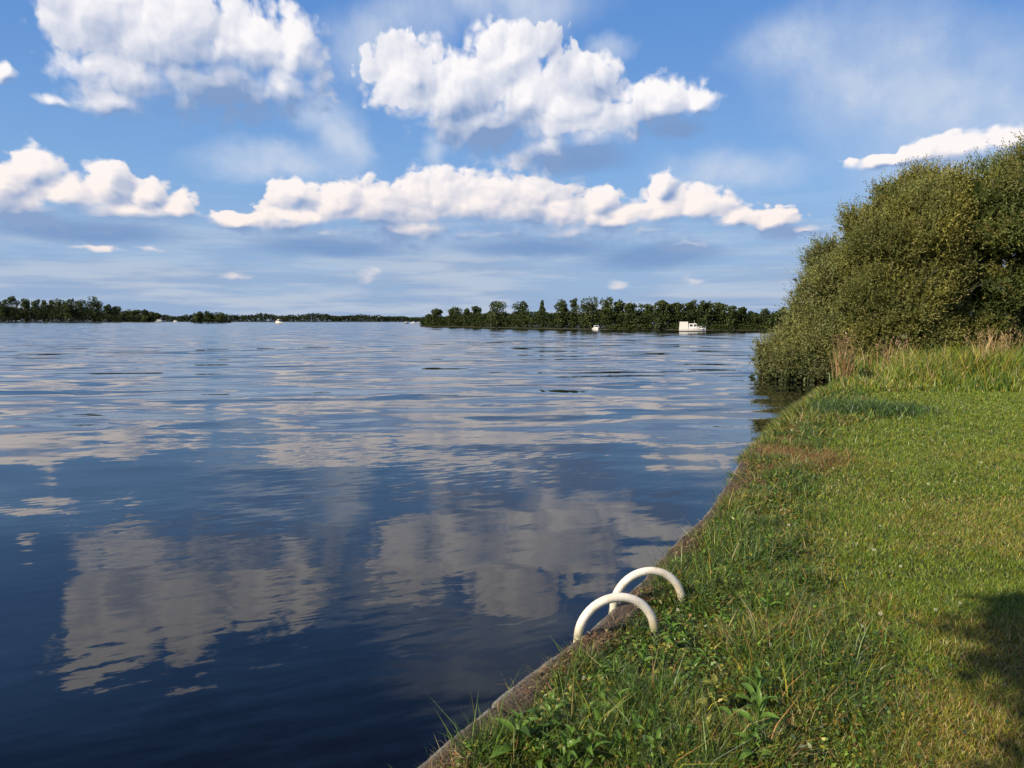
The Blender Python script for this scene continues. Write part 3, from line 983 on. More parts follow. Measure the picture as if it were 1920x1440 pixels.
# ------------------------------------------------------------------ tall grass and reeds below the willows
def reed_tuft(name, label, loc, n, hgt, spread, c1, c2, seed, plume=True):
    rg = np.random.default_rng(seed)
    x = rg.normal(0, spread, n); y = rg.normal(0, spread * 0.6, n)
    h = hgt * rg.uniform(0.55, 1.1, n)
    col = np.array(c1) * (1 - (f := rg.random((n, 1)))) + np.array(c2) * f
    col = col * rg.uniform(0.75, 1.2, (n, 1))
    B = blades(x, y, np.full(n, -0.03), h, rg.uniform(0.016, 0.034, n), rg.uniform(0, 6.28, n), rg.uniform(0.03, 0.35, n), col, seg=4, droop=1.2)
    root = thing(name, label, 'reeds', loc)
    link('stem_leaves', np_mesh('stem_leaves', B[0], B[1], B[2], GRASS, B[3]), root)
    if plume:
        m = n // 3
        cx = x[:m]; cy = y[:m]; cz = h[:m] * 0.9
        k = 12
        c = np.repeat(np.stack((cx, cy, cz), -1), k, 0) + rg.normal(0, (0.022, 0.022, 0.08), (m * k, 3))
        d = unit(rg.normal(size=(m * k, 3)) * 0.6 + np.array([0, 0, 1]))
        nr = rg.normal(size=c.shape); nr -= d * (nr * d).sum(1, keepdims=True); nr = unit(nr)
        cc = np.array(c2) * rg.uniform(0.6, 1.0, (m * k, 1))
        J = leaves(c, d, nr, rg.uniform(0.05, 0.11, m * k), rg.uniform(0.014, 0.026, m * k), cc)
        tag(link('seed_heads', np_mesh('seed_heads', J[0], J[1], J[2], GRASS, J[3]), root), kind='stuff')


reed_tuft('reed_tuft', 'narrow rusty brown reed tuft at the water edge beside the low willow', (8.95, 20.4, 0.46), 60, 1.15, 0.13, (0.22, 0.13, 0.055), (0.36, 0.24, 0.12), 201)
reed_tuft('reed_tuft', 'pinkish brown reed tuft in front of the biggest willow', (10.7, 21.4, 0.46), 70, 1.0, 0.30, (0.28, 0.22, 0.08), (0.38, 0.23, 0.13), 202)
reed_tuft('reed_tuft', 'tall straw-coloured reed tuft below the dark willow on the right', (13.9, 22.0, 0.46), 130, 1.35, 0.36, (0.34, 0.24, 0.10), (0.46, 0.32, 0.16), 203)


def make_tall_grass():
    n = 52000
    y = RNG.uniform(15.2, 24.0, n)
    x = edge_x(y) + 0.05 + RNG.random(n) * 13
    line = 16.9 + 0.7 * (vnoise(x, y * 0, 1.6, 77) - 0.4) - 1.6 * np.exp(-((x - edge_x(y)) / 0.8) ** 2)
    keep = (y > line) & (x < 0.75 * y + 2)
    x, y = x[keep], y[keep]; n = len(x)
    t = vnoise(x, y, 0.8, 78); t2 = vnoise(x, y, 2.0, 79)
    d = np.clip((y - 16.3) / 3.0, 0.25, 1)
    h = (0.12 + 0.95 * np.clip((t - 0.36) * 2.6, 0, 1)) * d * RNG.uniform(0.6, 1.15, n)
    c = pick([{'green': 0.8, 'fresh': 0.9, 'lawn': 0.6, 'dark': 0.3 + 0.9 * (t < 0.5), 'yellow': 0.35 + 0.6 * (t2 > 0.52), 'straw': 0.08 + 0.45 * (t2 > 0.52), 'brown': 0.04 + 0.1 * (t2 > 0.6)}], n)
    B = blades(x, y, ground_z(x, y) - 0.02, h, RNG.uniform(0.014, 0.028, n), RNG.uniform(0, 6.28, n), RNG.uniform(0.1, 0.75, n), c, seg=3, droop=1.0)
    tag(link('tall_grass', np_mesh('tall_grass', B[0], B[1], B[2], GRASS, B[3])), 'tall uncut green grass at the foot of the willows', 'grass', kind='stuff')

    # rust-brown dead sedge spilling over the timber edging, and dry litter lying on the beams
    parts = []
    for (cx, cy, sx, sy, m, hh) in ((3.12, 8.9, 0.13, 0.70, 5200, 0.12), (3.30, 8.45, 0.22, 0.28, 3000, 0.13), (1.12, 4.95, 0.07, 0.28, 500, 0.05), (4.2, 11.2, 0.14, 0.7, 1500, 0.12)):
        x = cx + RNG.normal(0, sx, m); y = cy + RNG.normal(0, sy, m)
        x = x + (edge_x(y) - edge_x(np.full(m, cy))) * 0.9
        k = x > edge_x(y) + 0.02
        x, y = x[k], y[k]; m = len(x)
        c = np.where(RNG.random((m, 1)) < 0.65, np.array([[0.25, 0.130, 0.05]]), np.array([[0.36, 0.25, 0.10]])) * RNG.uniform(0.5, 1.2, (m, 1))
        parts.append(blades(x, y, np.maximum(ground_z(x, y), 0.47), hh * RNG.uniform(0.4, 1.2, m), RNG.uniform(0.004, 0.010, m), RNG.uniform(0, 6.28, m), RNG.uniform(0.6, 1.5, m), c))
    m = 12000
    y = RNG.uniform(2.0, 9.5, m); off = np.abs(RNG.normal(0.115, 0.045, m))
    cl = vnoise(y, y * 0, 0.35, 91)
    k = RNG.random(m) < np.clip((cl - 0.35) * 3, 0.05, 1)
    y, off = y[k], off[k]; m = len(y)
    x = edge_x(y) + off
    c = np.where(RNG.random((m, 1)) < 0.5, np.array([[0.24, 0.125, 0.06]]), np.array([[0.38, 0.28, 0.15]])) * RNG.uniform(0.25, 1.15, (m, 1))
    parts.append(blades(x, y, np.full(m, BANK + 0.008) + RNG.uniform(-0.01, 0.018, m), RNG.uniform(0.015, 0.06, m), RNG.uniform(0.0025, 0.008, m), RNG.uniform(0, 6.28, m), RNG.uniform(1.0, 2.2, m), c))
    J = join(parts)
    tag(link('dry_litter', np_mesh('dry_litter', J[0], J[1], J[2], GRASS, J[3])), 'rusty dead sedge and dry plant litter lying on the timber edging', 'litter', kind='stuff')


make_tall_grass()


# ------------------------------------------------------------------ single plants in the foreground
def leaf_mesh(name, ln, wd, curl, fold, mat):
    V = []; F = []
    n = 6
    for i in range(n + 1):
        t = i / n
        w = wd * (math.sin(math.pi * min(1, t * 0.93 + 0.06)) ** 0.8)
        z = curl * ln * (math.sin(t * 2.4) * 0.5 - 0.45 * t * t)
        xx = ln * t * (1 - 0.1 * t)
        V += [(xx, -w / 2, z + fold * w), (xx, 0, z), (xx, w / 2, z + fold * w)]
    for i in range(n):
        for k in range(2):
            a = i * 3 + k
            F.append((a, a + 1, a + 4, a + 3))
    me = bpy.data.meshes.new(name)
    me.from_pydata(V, [], F)
    me.polygons.foreach_set('use_smooth', [True] * len(F))
    me.materials.append(mat)
    return me


WEED = [foliage_mat('weed_leaf_' + k, trans=0.3, rough=0.42, spec=0.4, var=0.3, scale=30.0, attr=False, base=c) for k, c in
        (('fresh', (0.115, 0.215, 0.035, 1)), ('deep', (0.055, 0.115, 0.025, 1)), ('yellowing', (0.22, 0.235, 0.05, 1)))]
WLEAF = [leaf_mesh('leaf', 0.075, 0.021, 0.6, 0.25, WEED[0]), leaf_mesh('leaf', 0.06, 0.024, 0.9, 0.15, WEED[1]), leaf_mesh('leaf', 0.085, 0.018, 0.4, 0.3, WEED[0]), leaf_mesh('leaf', 0.055, 0.02, 0.8, 0.2, WEED[2])]
STEM_V, STEM_F = tube([(0, 0, -0.02), (0.004, 0, 0.03), (0.002, 0.003, 0.08)], [0.0028, 0.0024, 0.0012], 6)


def gz(x, y):
    return float(ground_z(np.array([x]), np.array([y]))[0])


def make_weeds():
    sm = bpy.data.meshes.new('stem'); sm.from_pydata([tuple(v) for v in STEM_V], [], STEM_F); sm.materials.append(WEED[1])
    rg = random.Random(8)
    spots = [(0.1, 2.76), (0.24, 3.0), (0.32, 2.73), (0.19, 2.59), (0.42, 2.88), (0.46, 2.73), (0.40, 3.18), (0.59, 3.0), (0.8, 3.23), (0.57, 3.44), (0.78, 3.56), (0.74, 2.73), (0.64, 2.70), (0.88, 2.66), (0.95, 2.80), (0.82, 2.96), (1.08, 3.81), (0.38, 2.62), (0.03, 2.70), (1.01, 3.0), (1.37, 3.95), (1.31, 4.53), (0.16, 2.9), (0.30, 2.86), (0.52, 2.62), (0.50, 3.08), (0.66, 3.22), (0.22, 2.68), (0.36, 3.02), (0.55, 2.80), (0.12, 2.62), (0.47, 3.28), (0.70, 2.88), (0.28, 2.60), (0.60, 3.36), (0.90, 3.40), (0.80, 3.75)]
    for i, (x, y) in enumerate(spots):
        root = thing('weed_plant', 'leafy green weed with broad pointed leaves in the rough grass near the ladder', 'weed', (x, y, gz(x, y) + 0.035), rg.uniform(0, 6.28), 'broad-leaved weeds in the rough strip')
        st = link('stem', sm, root)
        big = rg.uniform(0.75, 1.3) * (1.3 if y < 3.1 else 1.0)
        st.scale = (1, 1, big)
        kind = rg.choice((0, 1, 2, 0, 3))
        nleaf = rg.randint(7, 11)
        for k in range(nleaf):
            lf = link('leaf', WLEAF[kind if rg.random() < 0.75 else rg.randrange(4)], root)
            t = k / nleaf
            lf.location = (0.002, 0, 0.012 + 0.075 * t * big)
            lf.rotation_euler = (rg.uniform(-0.5, 0.5), -(0.15 + 0.95 * t) + rg.uniform(-0.3, 0.3), k * 2.4 + rg.uniform(-0.4, 0.4))
            s = big * (1.15 - 0.5 * t) * rg.uniform(0.75, 1.1)
            lf.scale = (s, s, s)


make_weeds()


def make_clover():
    m, T, o = mat_new('clover_white')
    b = T.new('ShaderNodeBsdfPrincipled')
    b.inputs['Base Color'].default_value = (0.58, 0.57, 0.44, 1); b.inputs['Roughness'].default_value = 0.7
    T.put(o.inputs['Surface'], b.outputs[0])
    V = []; F = []
    rg = random.Random(3)
    for i in range(34):                                       # florets round the head
        z = 1 - 1.7 * (i + 0.5) / 34; a = i * 2.39996
        r = math.sqrt(max(0, 1 - z * z))
        d = Vector((r * math.cos(a), r * math.sin(a), z)); s = d.orthogonal().normalized(); u = d.cross(s)
        k = len(V)
        V += [d * 0.0045, d * 0.009 + s * 0.0022, d * 0.0118 + u * 0.001, d * 0.009 - s * 0.0022]
        F += [(k, k + 1, k + 2, k + 3)]
        V += [d * 0.009 + u * 0.002, d * 0.009 - u * 0.002]
        F += [(k, k + 4, k + 2, k + 5)]
    head = bpy.data.meshes.new('flower_head'); head.from_pydata([tuple(v) for v in V], [], F); head.materials.append(m)
    sv, sf = tube([(0, 0, -0.06), (0.002, 0.001, -0.03), (0, 0, 0.0)], 0.0012, 5)
    stem = bpy.data.meshes.new('stem'); stem.from_pydata([tuple(v) for v in sv], [], sf); stem.materials.append(WEED[1])
    spots = [(1.49, 4.79), (2.78, 5.62), (5.54, 10.4), (5.35, 9.57), (3.88, 7.64), (3.93, 7.06), (2.45, 5.02), (2.09, 5.62), (2.84, 7.37), (2.27, 3.95), (1.88, 6.2), (1.96, 6.42), (2.64, 7.3), (1.95, 3.9), (4.22, 7.13), (3.33, 7.77), (2.46, 4.05), (2.46, 4.69), (5.05, 8.07), (2.27, 5.27), (1.62, 4.39), (1.46, 4.86), (0.9, 4.0)]
    for (x, y) in spots:
        s = rg.uniform(0.5, 0.95) * (1 + 0.02 * y)
        root = thing('clover_flower', 'small white clover flower head standing in the grass', 'flower', (x, y, gz(x, y) + 0.065), rg.uniform(0, 6.28), 'white clover flowers scattered over the grass')
        root.scale = (s, s, s)
        link('flower_head', head, root); link('stem', stem, root)


make_clover()


def straw_tuft(label, x, y, n, hgt, seed):
    rg = np.random.default_rng(seed)
    a = rg.uniform(0, 6.28, n)
    c = np.where(rg.random((n, 1)) < 0.6, np.array([[0.42, 0.36, 0.17]]), np.array([[0.20, 0.24, 0.06]])) * rg.uniform(0.8, 1.1, (n, 1))
    B = blades(rg.normal(0, 0.02, n), rg.normal(0, 0.02, n), np.full(n, -0.01), hgt * rg.uniform(0.5, 1.1, n), rg.uniform(0.0025, 0.0045, n), a, rg.uniform(0.1, 0.6, n), c, seg=4, droop=1.0)
    o = link('grass_tuft', np_mesh('grass_tuft', B[0], B[1], B[2], GRASS, B[3]), loc=(x, y, gz(x, y)))
    tag(o, label, 'grass tuft')


straw_tuft('tuft of pale upright straw stalks near the bottom edge, left of the shade', 1.13, 2.86, 22, 0.15, 31)
straw_tuft('thin straw stalks rising from the dark green grass right of the ladder', 1.30, 3.25, 12, 0.12, 32)
straw_tuft('single arching dry stalks leaning out over the water at the bottom edge', -0.22, 2.64, 6, 0.20, 33)
straw_tuft('sparse pale stalks beside the rusty dead sedge', 3.75, 7.7, 9, 0.26, 34)


def make_shade_tree():
    """young tree just behind the viewpoint; its crown shades the lawn at the right"""
    s = Vector((0.755, 0.656, 0)); nn = Vector((-s.y, s.x, 0))          # axes of the shaded patch on the lawn
    back = Vector((to_sun.x, to_sun.y, 0)).normalized()
    tan = math.tan(SUN_EL)
    lob = []
    for (a, b, r, L) in ((4.6, 0.74, 0.46, 8.0), (6.7, 0.92, 0.42, 8.4), (3.4, 0.0, 0.55, 7.4), (3.95, 0.34, 0.5, 7.6), (5.1, 0.05, 0.75, 8.2), (6.7, -0.2, 0.75, 8.8), (5.2, -0.9, 0.8, 8.0), (6.8, -1.0, 0.8, 8.4), (3.7, -0.9, 0.7, 7.6), (2.95, 0.22, 0.42, 7.2)):
        p = s * a + nn * b + back * L
        lob.append((p.x, p.y, BANK + L * tan, r))
    base = (-1.7, -2.3, 0.42)
    root = thing('young_tree', 'young leafy tree just behind the viewpoint shading the lawn at the right', 'tree', base)
    J = crown(lob, 120, 0.13, 0.08, DARKG, 55, shoot=(0.25, 0.5), front=0.0, fill=2.0)
    link('crown', np_mesh('crown', J[0] - np.array(base), J[1], J[2], LEAF, J[3]), root)
    V, F = limbs((0, 0, 0), [((l[0] - base[0], l[1] - base[1], l[2] - base[2]), 0.05) for l in lob], 0.1, 5)
    mesh_obj('trunk', V, F, BARK, root, smooth=True)


make_shade_tree()


# ------------------------------------------------------------------ far shores
def strip(name, pts, depth, label, z=0.12):
    V = []; F = []
    for (x, y) in pts:
        d = Vector((x, y, 0)).normalized() * depth
        V += [(x, y, -0.5), (x * 1.004, y * 1.004, z), (x + d.x, y + d.y, z), (x + d.x, y + d.y, -0.5)]
    n = len(pts)
    for i in range(n - 1):
        for k in range(3):
            F.append((i * 4 + k, i * 4 + k + 1, i * 4 + k + 5, i * 4 + k + 4))
    F += [(0, 1, 2, 3), tuple((n - 1) * 4 + k for k in (3, 2, 1, 0))]
    o = mesh_obj(name, V, F, SOIL)
    tag(o, label, kind='structure')


SHORE = [(-29.5, 243.0), (-26.5, 237), (-16.8, 219.5), (-8.4, 202.5), (5.0, 179), (17.5, 161), (33.9, 150.0), (44.6, 147), (54, 145.5), (70, 146), (110, 152)]
strip('island_ground', SHORE, 45, 'low wooded island across the lake')
strip('far_shore', [(-760, 600), (-520, 630), (-420, 635), (-330, 640), (-300, 636), (-290, 690), (-160, 696), (-60, 700), (80, 720), (300, 760)], 300, 'low far shore of the lake')
strip('islet_ground', [(-198, 468), (-186, 466), (-172, 468)], 14, 'small islet before the far shore')


def far_crown(h, w, kind, seed, n, q, c1, c2):
    """crown of leaf clumps for a far tree of height h and half width w"""
    rg = np.random.default_rng(seed)
    pts = []
    lobes = []
    if kind == 'p':
        for k in range(26):
            t = 0.16 + 0.84 * k / 25
            r = w * (1.05 - t) ** 0.8 * (0.75 + 0.5 * rg.random())
            for _ in range(2):
                a = rg.uniform(0, 6.28)
                lobes.append((math.cos(a) * r * 0.55, math.sin(a) * r * 0.55, h * t, max(0.12 * w, r * 0.45), 0.06 * h))
    else:
        nl = 14 if kind == 'r' else 12
        for k in range(nl):
            t = 0.30 + 0.64 * rg.random() if k else 0.88
            prof = math.sin(math.pi * min(0.97, max(0.08, (t - 0.12) / 0.95))) ** (0.55 if kind == 'r' else 0.35)
            a = rg.uniform(0, 6.28); rr = w * prof * rg.uniform(0.25, 0.75)
            s = w * rg.uniform(0.30, 0.52) * (1.0 if kind == 'r' else 1.1)
            lobes.append((math.cos(a) * rr, math.sin(a) * rr, h * t - 0.5 * s * (t > 0.8), s, s * rg.uniform(0.7, 1.1)))
        lobes.append((0, 0, h * 0.45, w * 0.75, h * 0.32)); lobes.append((0, 0, h * 0.22, w * 0.8, h * 0.2))
    vol = np.array([l[3] ** 2 * l[4] for l in lobes]) ** 0.7; vol /= vol.sum()
    for l, v in zip(lobes, vol):
        m = int(n * v) + 4
        d = unit(rg.normal(size=(m, 3)))
        rad = (0.55 + 0.5 * rg.random(m))[:, None]
        pts.append(np.array(l[:3]) + d * rad * np.array([l[3], l[3], l[4]]))
    P = np.vstack(pts); P = P[(P[:, 2] > 0.1)]
    P[:, 2] = np.minimum(P[:, 2], h)
    m = len(P)
    d = unit(rg.normal(size=(m, 3))); nr = rg.normal(size=(m, 3)); nr -= d * (nr * d).sum(1, keepdims=True); nr = unit(nr)
    f = np.clip(rg.random((m, 1)) * 0.7 + 0.5 * (vnoise(P[:, 0], P[:, 2], w * 0.7, seed)[:, None] - 0.35), 0, 1)
    col = (np.array(c1) * (1 - f) + np.array(c2) * f) * rg.uniform(0.8, 1.2, (m, 1))
    J = leaves(P - d * q * 0.5, d, nr, q * rg.uniform(0.7, 1.4, m), q * rg.uniform(0.5, 0.95, m), col)
    return J


def far_tree(name, label, x, y, h, w, kind, seed, n, q, group, c1=(0.032, 0.050, 0.018), c2=(0.105, 0.132, 0.042)):
    root = thing(name, label, 'tree', (x, y, 0.2), 0.0, group)
    J = far_crown(h, w, kind, seed, n, q, c1, c2)
    link('crown', np_mesh('crown', J[0], J[1], J[2], FARLEAF, J[3]), root)
    V, F = limbs((0, 0, -0.2), [((0, 0, h * 0.8), 0.028 * h), ((w * 0.4, 0, h * 0.6), 0.016 * h), ((-w * 0.45, 0.1, h * 0.65), 0.016 * h)], 0.1, seed, n=6, parts=4)
    mesh_obj('trunk', V, F, BARK, root, smooth=True)


ISLAND = [
    (-26.3, 239.5, 3.9, 1.6, 'r', 'small dark tree on the leftmost tip of the wooded island'),
    (-22.8, 234.2, 5.7, 2.0, 'r', 'second tree from the left tip of the wooded island'),
    (-16.9, 224.5, 5.9, 2.2, 'r', 'third tree from the left tip of the island, broad with a gap under its crown'),
    (-12.6, 212.7, 5.7, 0.9, 'c', 'very thin upright tree, fourth from the left tip of the island'),
    (-9.5, 208.4, 6.2, 1.5, 'c', 'dark upright tree, fifth from the left tip of the island'),
    (-3.8, 195.1, 7.1, 3.1, 'r', 'broad pale green domed tree, second tree left of the pointed conifer'),
    (2.1, 187.3, 6.9, 2.3, 'r', 'rounded tree directly left of the pointed conifer on the island'),
    (7.2, 181.7, 6.5, 1.5, 'p', 'pointed conifer standing in a gap of the island trees'),
    (11.4, 171.8, 7.1, 1.7, 'c', 'tall flat-topped tree directly right of the pointed conifer'),
    (13.9, 171.0, 7.2, 0.9, 'c', 'slender upright tree, second right of the pointed conifer'),
    (16.8, 162.7, 6.9, 2.2, 'r', 'broad round tree, third right of the pointed conifer, above the tiny white boat'),
    (20.2, 162.2, 7.1, 1.8, 'r', 'highest round tree, fourth right of the pointed conifer'),
    (22.8, 163.1, 6.5, 1.4, 'r', 'narrow round tree, fifth right of the pointed conifer'),
    (24.5, 158.0, 5.7, 1.6, 'r', 'lower tree in a dip, sixth right of the pointed conifer'),
    (27.7, 158.5, 5.6, 1.7, 'r', 'lower tree in a dip, seventh right of the pointed conifer'),
    (29.9, 152.9, 6.0, 1.6, 'r', 'island tree two places left of the one behind the cabin cruiser'),
    (32.9, 153.7, 6.0, 1.4, 'r', 'island tree one place left of the one behind the cabin cruiser'),
    (36.3, 154.5, 6.3, 1.5, 'r', 'island tree standing straight behind the white cabin cruiser'),
    (38.0, 150.4, 6.1, 1.6, 'r', 'island tree one place right of the one behind the cabin cruiser'),
    (41.5, 152.3, 6.0, 1.6, 'r', 'island tree two places right of the one behind the cabin cruiser'),
    (42.9, 148.2, 5.1, 1.2, 'r', 'first of the descending trees at the right of the island'),
    (45.3, 150.3, 4.7, 1.1, 'r', 'second of the descending trees at the right of the island'),
    (48.2, 152.3, 4.0, 1.4, 'r', 'lowest tree in the sag at the right of the island'),
    (49.8, 148.2, 4.3, 1.7, 'r', 'low island tree second from the willow thicket'),
    (53.3, 150.1, 4.5, 1.7, 'r', 'low island tree touching the outline of the willow thicket'),
]
for i, (x, y, h, w, k, lab) in enumerate(ISLAND):
    pale = (i in (5, 10, 11))
    far_tree('conifer' if k == 'p' else 'island_tree', lab, x, y, h - 0.2, w * 1.12, k, 300 + i, 900 if w < 1.3 else 1500, 0.42, 'trees of the wooded island',
             c2=(0.145, 0.175, 0.060) if pale else (0.098, 0.125, 0.040))

LEFTW = [(-426.9, 640, 20.4, 5.4, 'r'), (-440.9, 676, 23.7, 4.3, 'c'), (-413.9, 649, 20.6, 4.6, 'r'), (-427.7, 685, 22.1, 3.9, 'c'), (-403.6, 658, 19.0, 3.7, 'r'), (-418.9, 694, 21.4, 3.9, 'c'), (-395.1, 667, 20.7, 4.7, 'r'), (-371.0, 640, 20.8, 5.8, 'r'), (-381.6, 676, 20.5, 5.7, 'r'), (-354.9, 649, 22.6, 7.0, 'r'), (-362.5, 685, 15.9, 3.9, 'r'), (-341.8, 658, 14.0, 3.7, 'r'), (-350.5, 694, 11.3, 5.9, 'r'), (-327.5, 667, 10.9, 4.7, 'r'), (-306.2, 640, 10.1, 5.4, 'r'), (-316.0, 676, 7.8, 4.8, 'r')]
ORD = ['first', 'second', 'third', 'fourth', 'fifth', 'sixth', 'seventh', 'eighth', 'ninth', 'tenth', 'eleventh', 'twelfth', 'thirteenth', 'fourteenth', 'fifteenth', 'sixteenth']
order = sorted(range(len(LEFTW)), key=lambda i: LEFTW[i][0] / LEFTW[i][1])
for rank, i in enumerate(order):
    x, y, h, w, k = LEFTW[i]
    extra = {9: ', the tallest dome', 1: ', a pointed top'}.get(i, '')
    far_tree('shore_tree', '%s tree from the left in the dark wood at the left edge%s' % (ORD[rank], extra), x, y, h - 0.2, w * 1.15, k, 400 + i, 1100, 1.3, 'trees of the wood on the left shore')
for (x, y, h, w, lab) in ((-193.3, 470, 7.3, 2.6, 'left tree of the dark clump of three on the islet'), (-187.4, 471, 7.7, 3.3, 'middle and highest tree of the dark clump of three on the islet'), (-180.2, 470, 6.4, 4.3, 'right broad tree of the dark clump of three on the islet')):
    far_tree('islet_tree', lab, x, y, h - 0.2, w * 1.15, 'r', int(-x * 10), 900, 0.8, 'trees on the islet')


def mass(name, label, pts, per_m, q, c1, c2, back, seed):
    """a far wood or scrub belt read as one mass; pts are (x, y, top)"""
    rg = np.random.default_rng(seed)
    P = np.array(pts, float)
    seg = np.linalg.norm(np.diff(P[:, :2], axis=0), axis=1); cum = np.concatenate(([0], np.cumsum(seg)))
    n = int(per_m * cum[-1])
    t = rg.random(n) * cum[-1]
    x = np.interp(t, cum, P[:, 0]); y = np.interp(t, cum, P[:, 1]); top = np.interp(t, cum, P[:, 2])
    b = rg.random(n)
    k = 1 + b * back / np.hypot(x, y)
    x *= k; y *= k
    lump = vnoise(t, b * back, back * 0.35 + 1.0, seed)
    z = top * (0.50 + 0.72 * lump) * rg.random(n) ** 0.7
    C = np.stack((x, y, z + 0.1), -1)
    d = unit(rg.normal(size=(n, 3))); nr = rg.normal(size=(n, 3)); nr -= d * (nr * d).sum(1, keepdims=True); nr = unit(nr)
    f = np.clip(0.6 * rg.random((n, 1)) + 0.9 * (vnoise(t, z, 3.0 * q, seed + 3)[:, None] - 0.4), 0, 1)
    col = (np.array(c1) * (1 - f) + np.array(c2) * f) * rg.uniform(0.8, 1.2, (n, 1))
    J = leaves(C - d * q * 0.5, d, nr, q * rg.uniform(0.7, 1.4, n), q * rg.uniform(0.5, 0.9, n), col)
    tag(link(name, np_mesh(name, J[0], J[1], J[2], FARLEAF, J[3])), label, 'wood', kind='stuff')


mass('far_wood', 'thin dark line of distant woods on the far shore',
     [(-560, 690, 14), (-440, 690, 15), (-370, 690, 12), (-330.7, 700, 6.5), (-308.7, 700, 5.5), (-291.5, 700, 6.5), (-259.6, 700, 6.5), (-247.4, 700, 6.0), (-235.1, 700, 7.6), (-225.3, 700, 8.2), (-215.6, 700, 6.5), (-196.0, 700, 6.5), (-177.3, 700, 8.2), (-170.5, 700, 8.2), (-166.6, 700, 6.5), (-151.9, 700, 7.0), (-127.4, 700, 6.0), (-107.8, 700, 5.0), (-78.4, 700, 4.6), (-49.0, 702, 5.5), (60, 720, 6), (260, 750, 7)],
     46, 1.5, (0.018, 0.028, 0.014), (0.055, 0.070, 0.030), 30, 71)
mass('shore_scrub', 'dark scrub under the trees of the left wood', [(-560, 628, 12), (-440, 637, 12), (-360, 637, 12), (-340, 640, 8), (-325, 642, 6), (-303, 638, 4.5)], 60, 1.3, (0.018, 0.028, 0.013), (0.055, 0.068, 0.026), 25, 72)
mass('island_scrub', 'dense low scrub along the shore of the wooded island',
     [(-29.0, 242.2, 2.0), (-26, 237.3, 3.0), (-16.8, 219.8, 3.6), (-8.4, 202.8, 4.2), (5.0, 179.3, 4.0), (17.5, 161.3, 4.4), (24, 156, 4.4), (33.9, 150.2, 4.6), (44.6, 147.3, 3.4), (54, 147, 3.0), (70, 147.5, 3.5)],
     300, 0.42, (0.020, 0.032, 0.012), (0.066, 0.088, 0.026), 9, 73)
mass('island_reeds', 'green reed fringe at the waterline right of the island centre',
     [(20, 159.3, 0.9), (26, 155.2, 1.1), (33.9, 150.4, 1.2), (44.6, 147.4, 1.1), (54, 146, 1.2), (66, 146.5, 1.2)], 120, 0.30, (0.04, 0.06, 0.016), (0.10, 0.115, 0.034), 1.2, 74)
mass('islet_scrub', 'low scrub at the foot of the islet trees', [(-197.5, 468.5, 2.2), (-186, 466.8, 2.6), (-173, 468.5, 2.0)], 40, 0.8, (0.018, 0.028, 0.012), (0.05, 0.062, 0.024), 8, 75)


# ------------------------------------------------------------------ boats
def paint(name, c, rough=0.35):
    m, T, o = mat_new(name)
    tc = T.new('ShaderNodeTexCoord').outputs['Object']
    n = T.noise(tc, 2.5, 4.0, 0.6)
    b = T.new('ShaderNodeBsdfPrincipled')
    T.put(b.inputs['Base Color'], T.mix(T.step(n, 0.4, 0.75), c, tuple(v * 0.86 for v in c[:3]) + (1,)))
    b.inputs['Roughness'].default_value = rough
    T.put(o.inputs['Surface'], b.outputs[0])
    return m


WHITE = paint('white_gelcoat', (0.66, 0.65, 0.62, 1))
DKHULL = paint('dark_boot_stripe', (0.03, 0.035, 0.045, 1))
GLASS = paint('dark_window_glass', (0.02, 0.025, 0.03, 1), 0.08)
CANVAS = paint('pale_canvas', (0.62, 0.60, 0.55, 1), 0.8)
STEEL = paint('rail_metal', (0.55, 0.55, 0.56, 1), 0.3)


def taper_box(x0, x1, w0, w1, z0, z1, front=0.0, back=0.0):
    """box with its top narrower and its front and back raked"""
    V = [(x0, -w0, z0), (x1, -w0, z0), (x1, w0, z0), (x0, w0, z0), (x0 + back, -w1, z1), (x1 - front, -w1, z1), (x1 - front, w1, z1), (x0 + back, w1, z1)]
    F = [(0, 3, 2, 1), (4, 5, 6, 7), (0, 1, 5, 4), (1, 2, 6, 5), (2, 3, 7, 6), (3, 0, 4, 7)]
    return V, F


def hull_mesh(L, B, z_sheer, z_keel):
    V = []; F = []
    n = 10
    for i in range(n + 1):
        t = i / n; x = L * (t - 0.5)
        b = B / 2 * (1 - max(0, (t - 0.45) / 0.55) ** 2.2) * (0.92 + 0.08 * min(1, t * 4))
        b = max(b, 0.01)
        s = z_sheer * (1 + 0.35 * t ** 2)
        V += [(x, -b, s), (x, -b * 0.93, s * 0.35), (x, -b * 0.7, z_keel * 0.4), (x, 0, z_keel * (1 - 0.6 * t ** 3)), (x, b * 0.7, z_keel * 0.4), (x, b * 0.93, s * 0.35), (x, b, s)]
    for i in range(n):
        for k in range(6):
            F.append((i * 7 + k, i * 7 + k + 1, i * 7 + k + 8, i * 7 + k + 7))
        F.append((i * 7 + 6, i * 7, i * 7 + 7, i * 7 + 13))          # deck
    F.append((6, 5, 4, 3, 2, 1, 0)); F.append(tuple(n * 7 + k for k in range(7)))
    return V, F


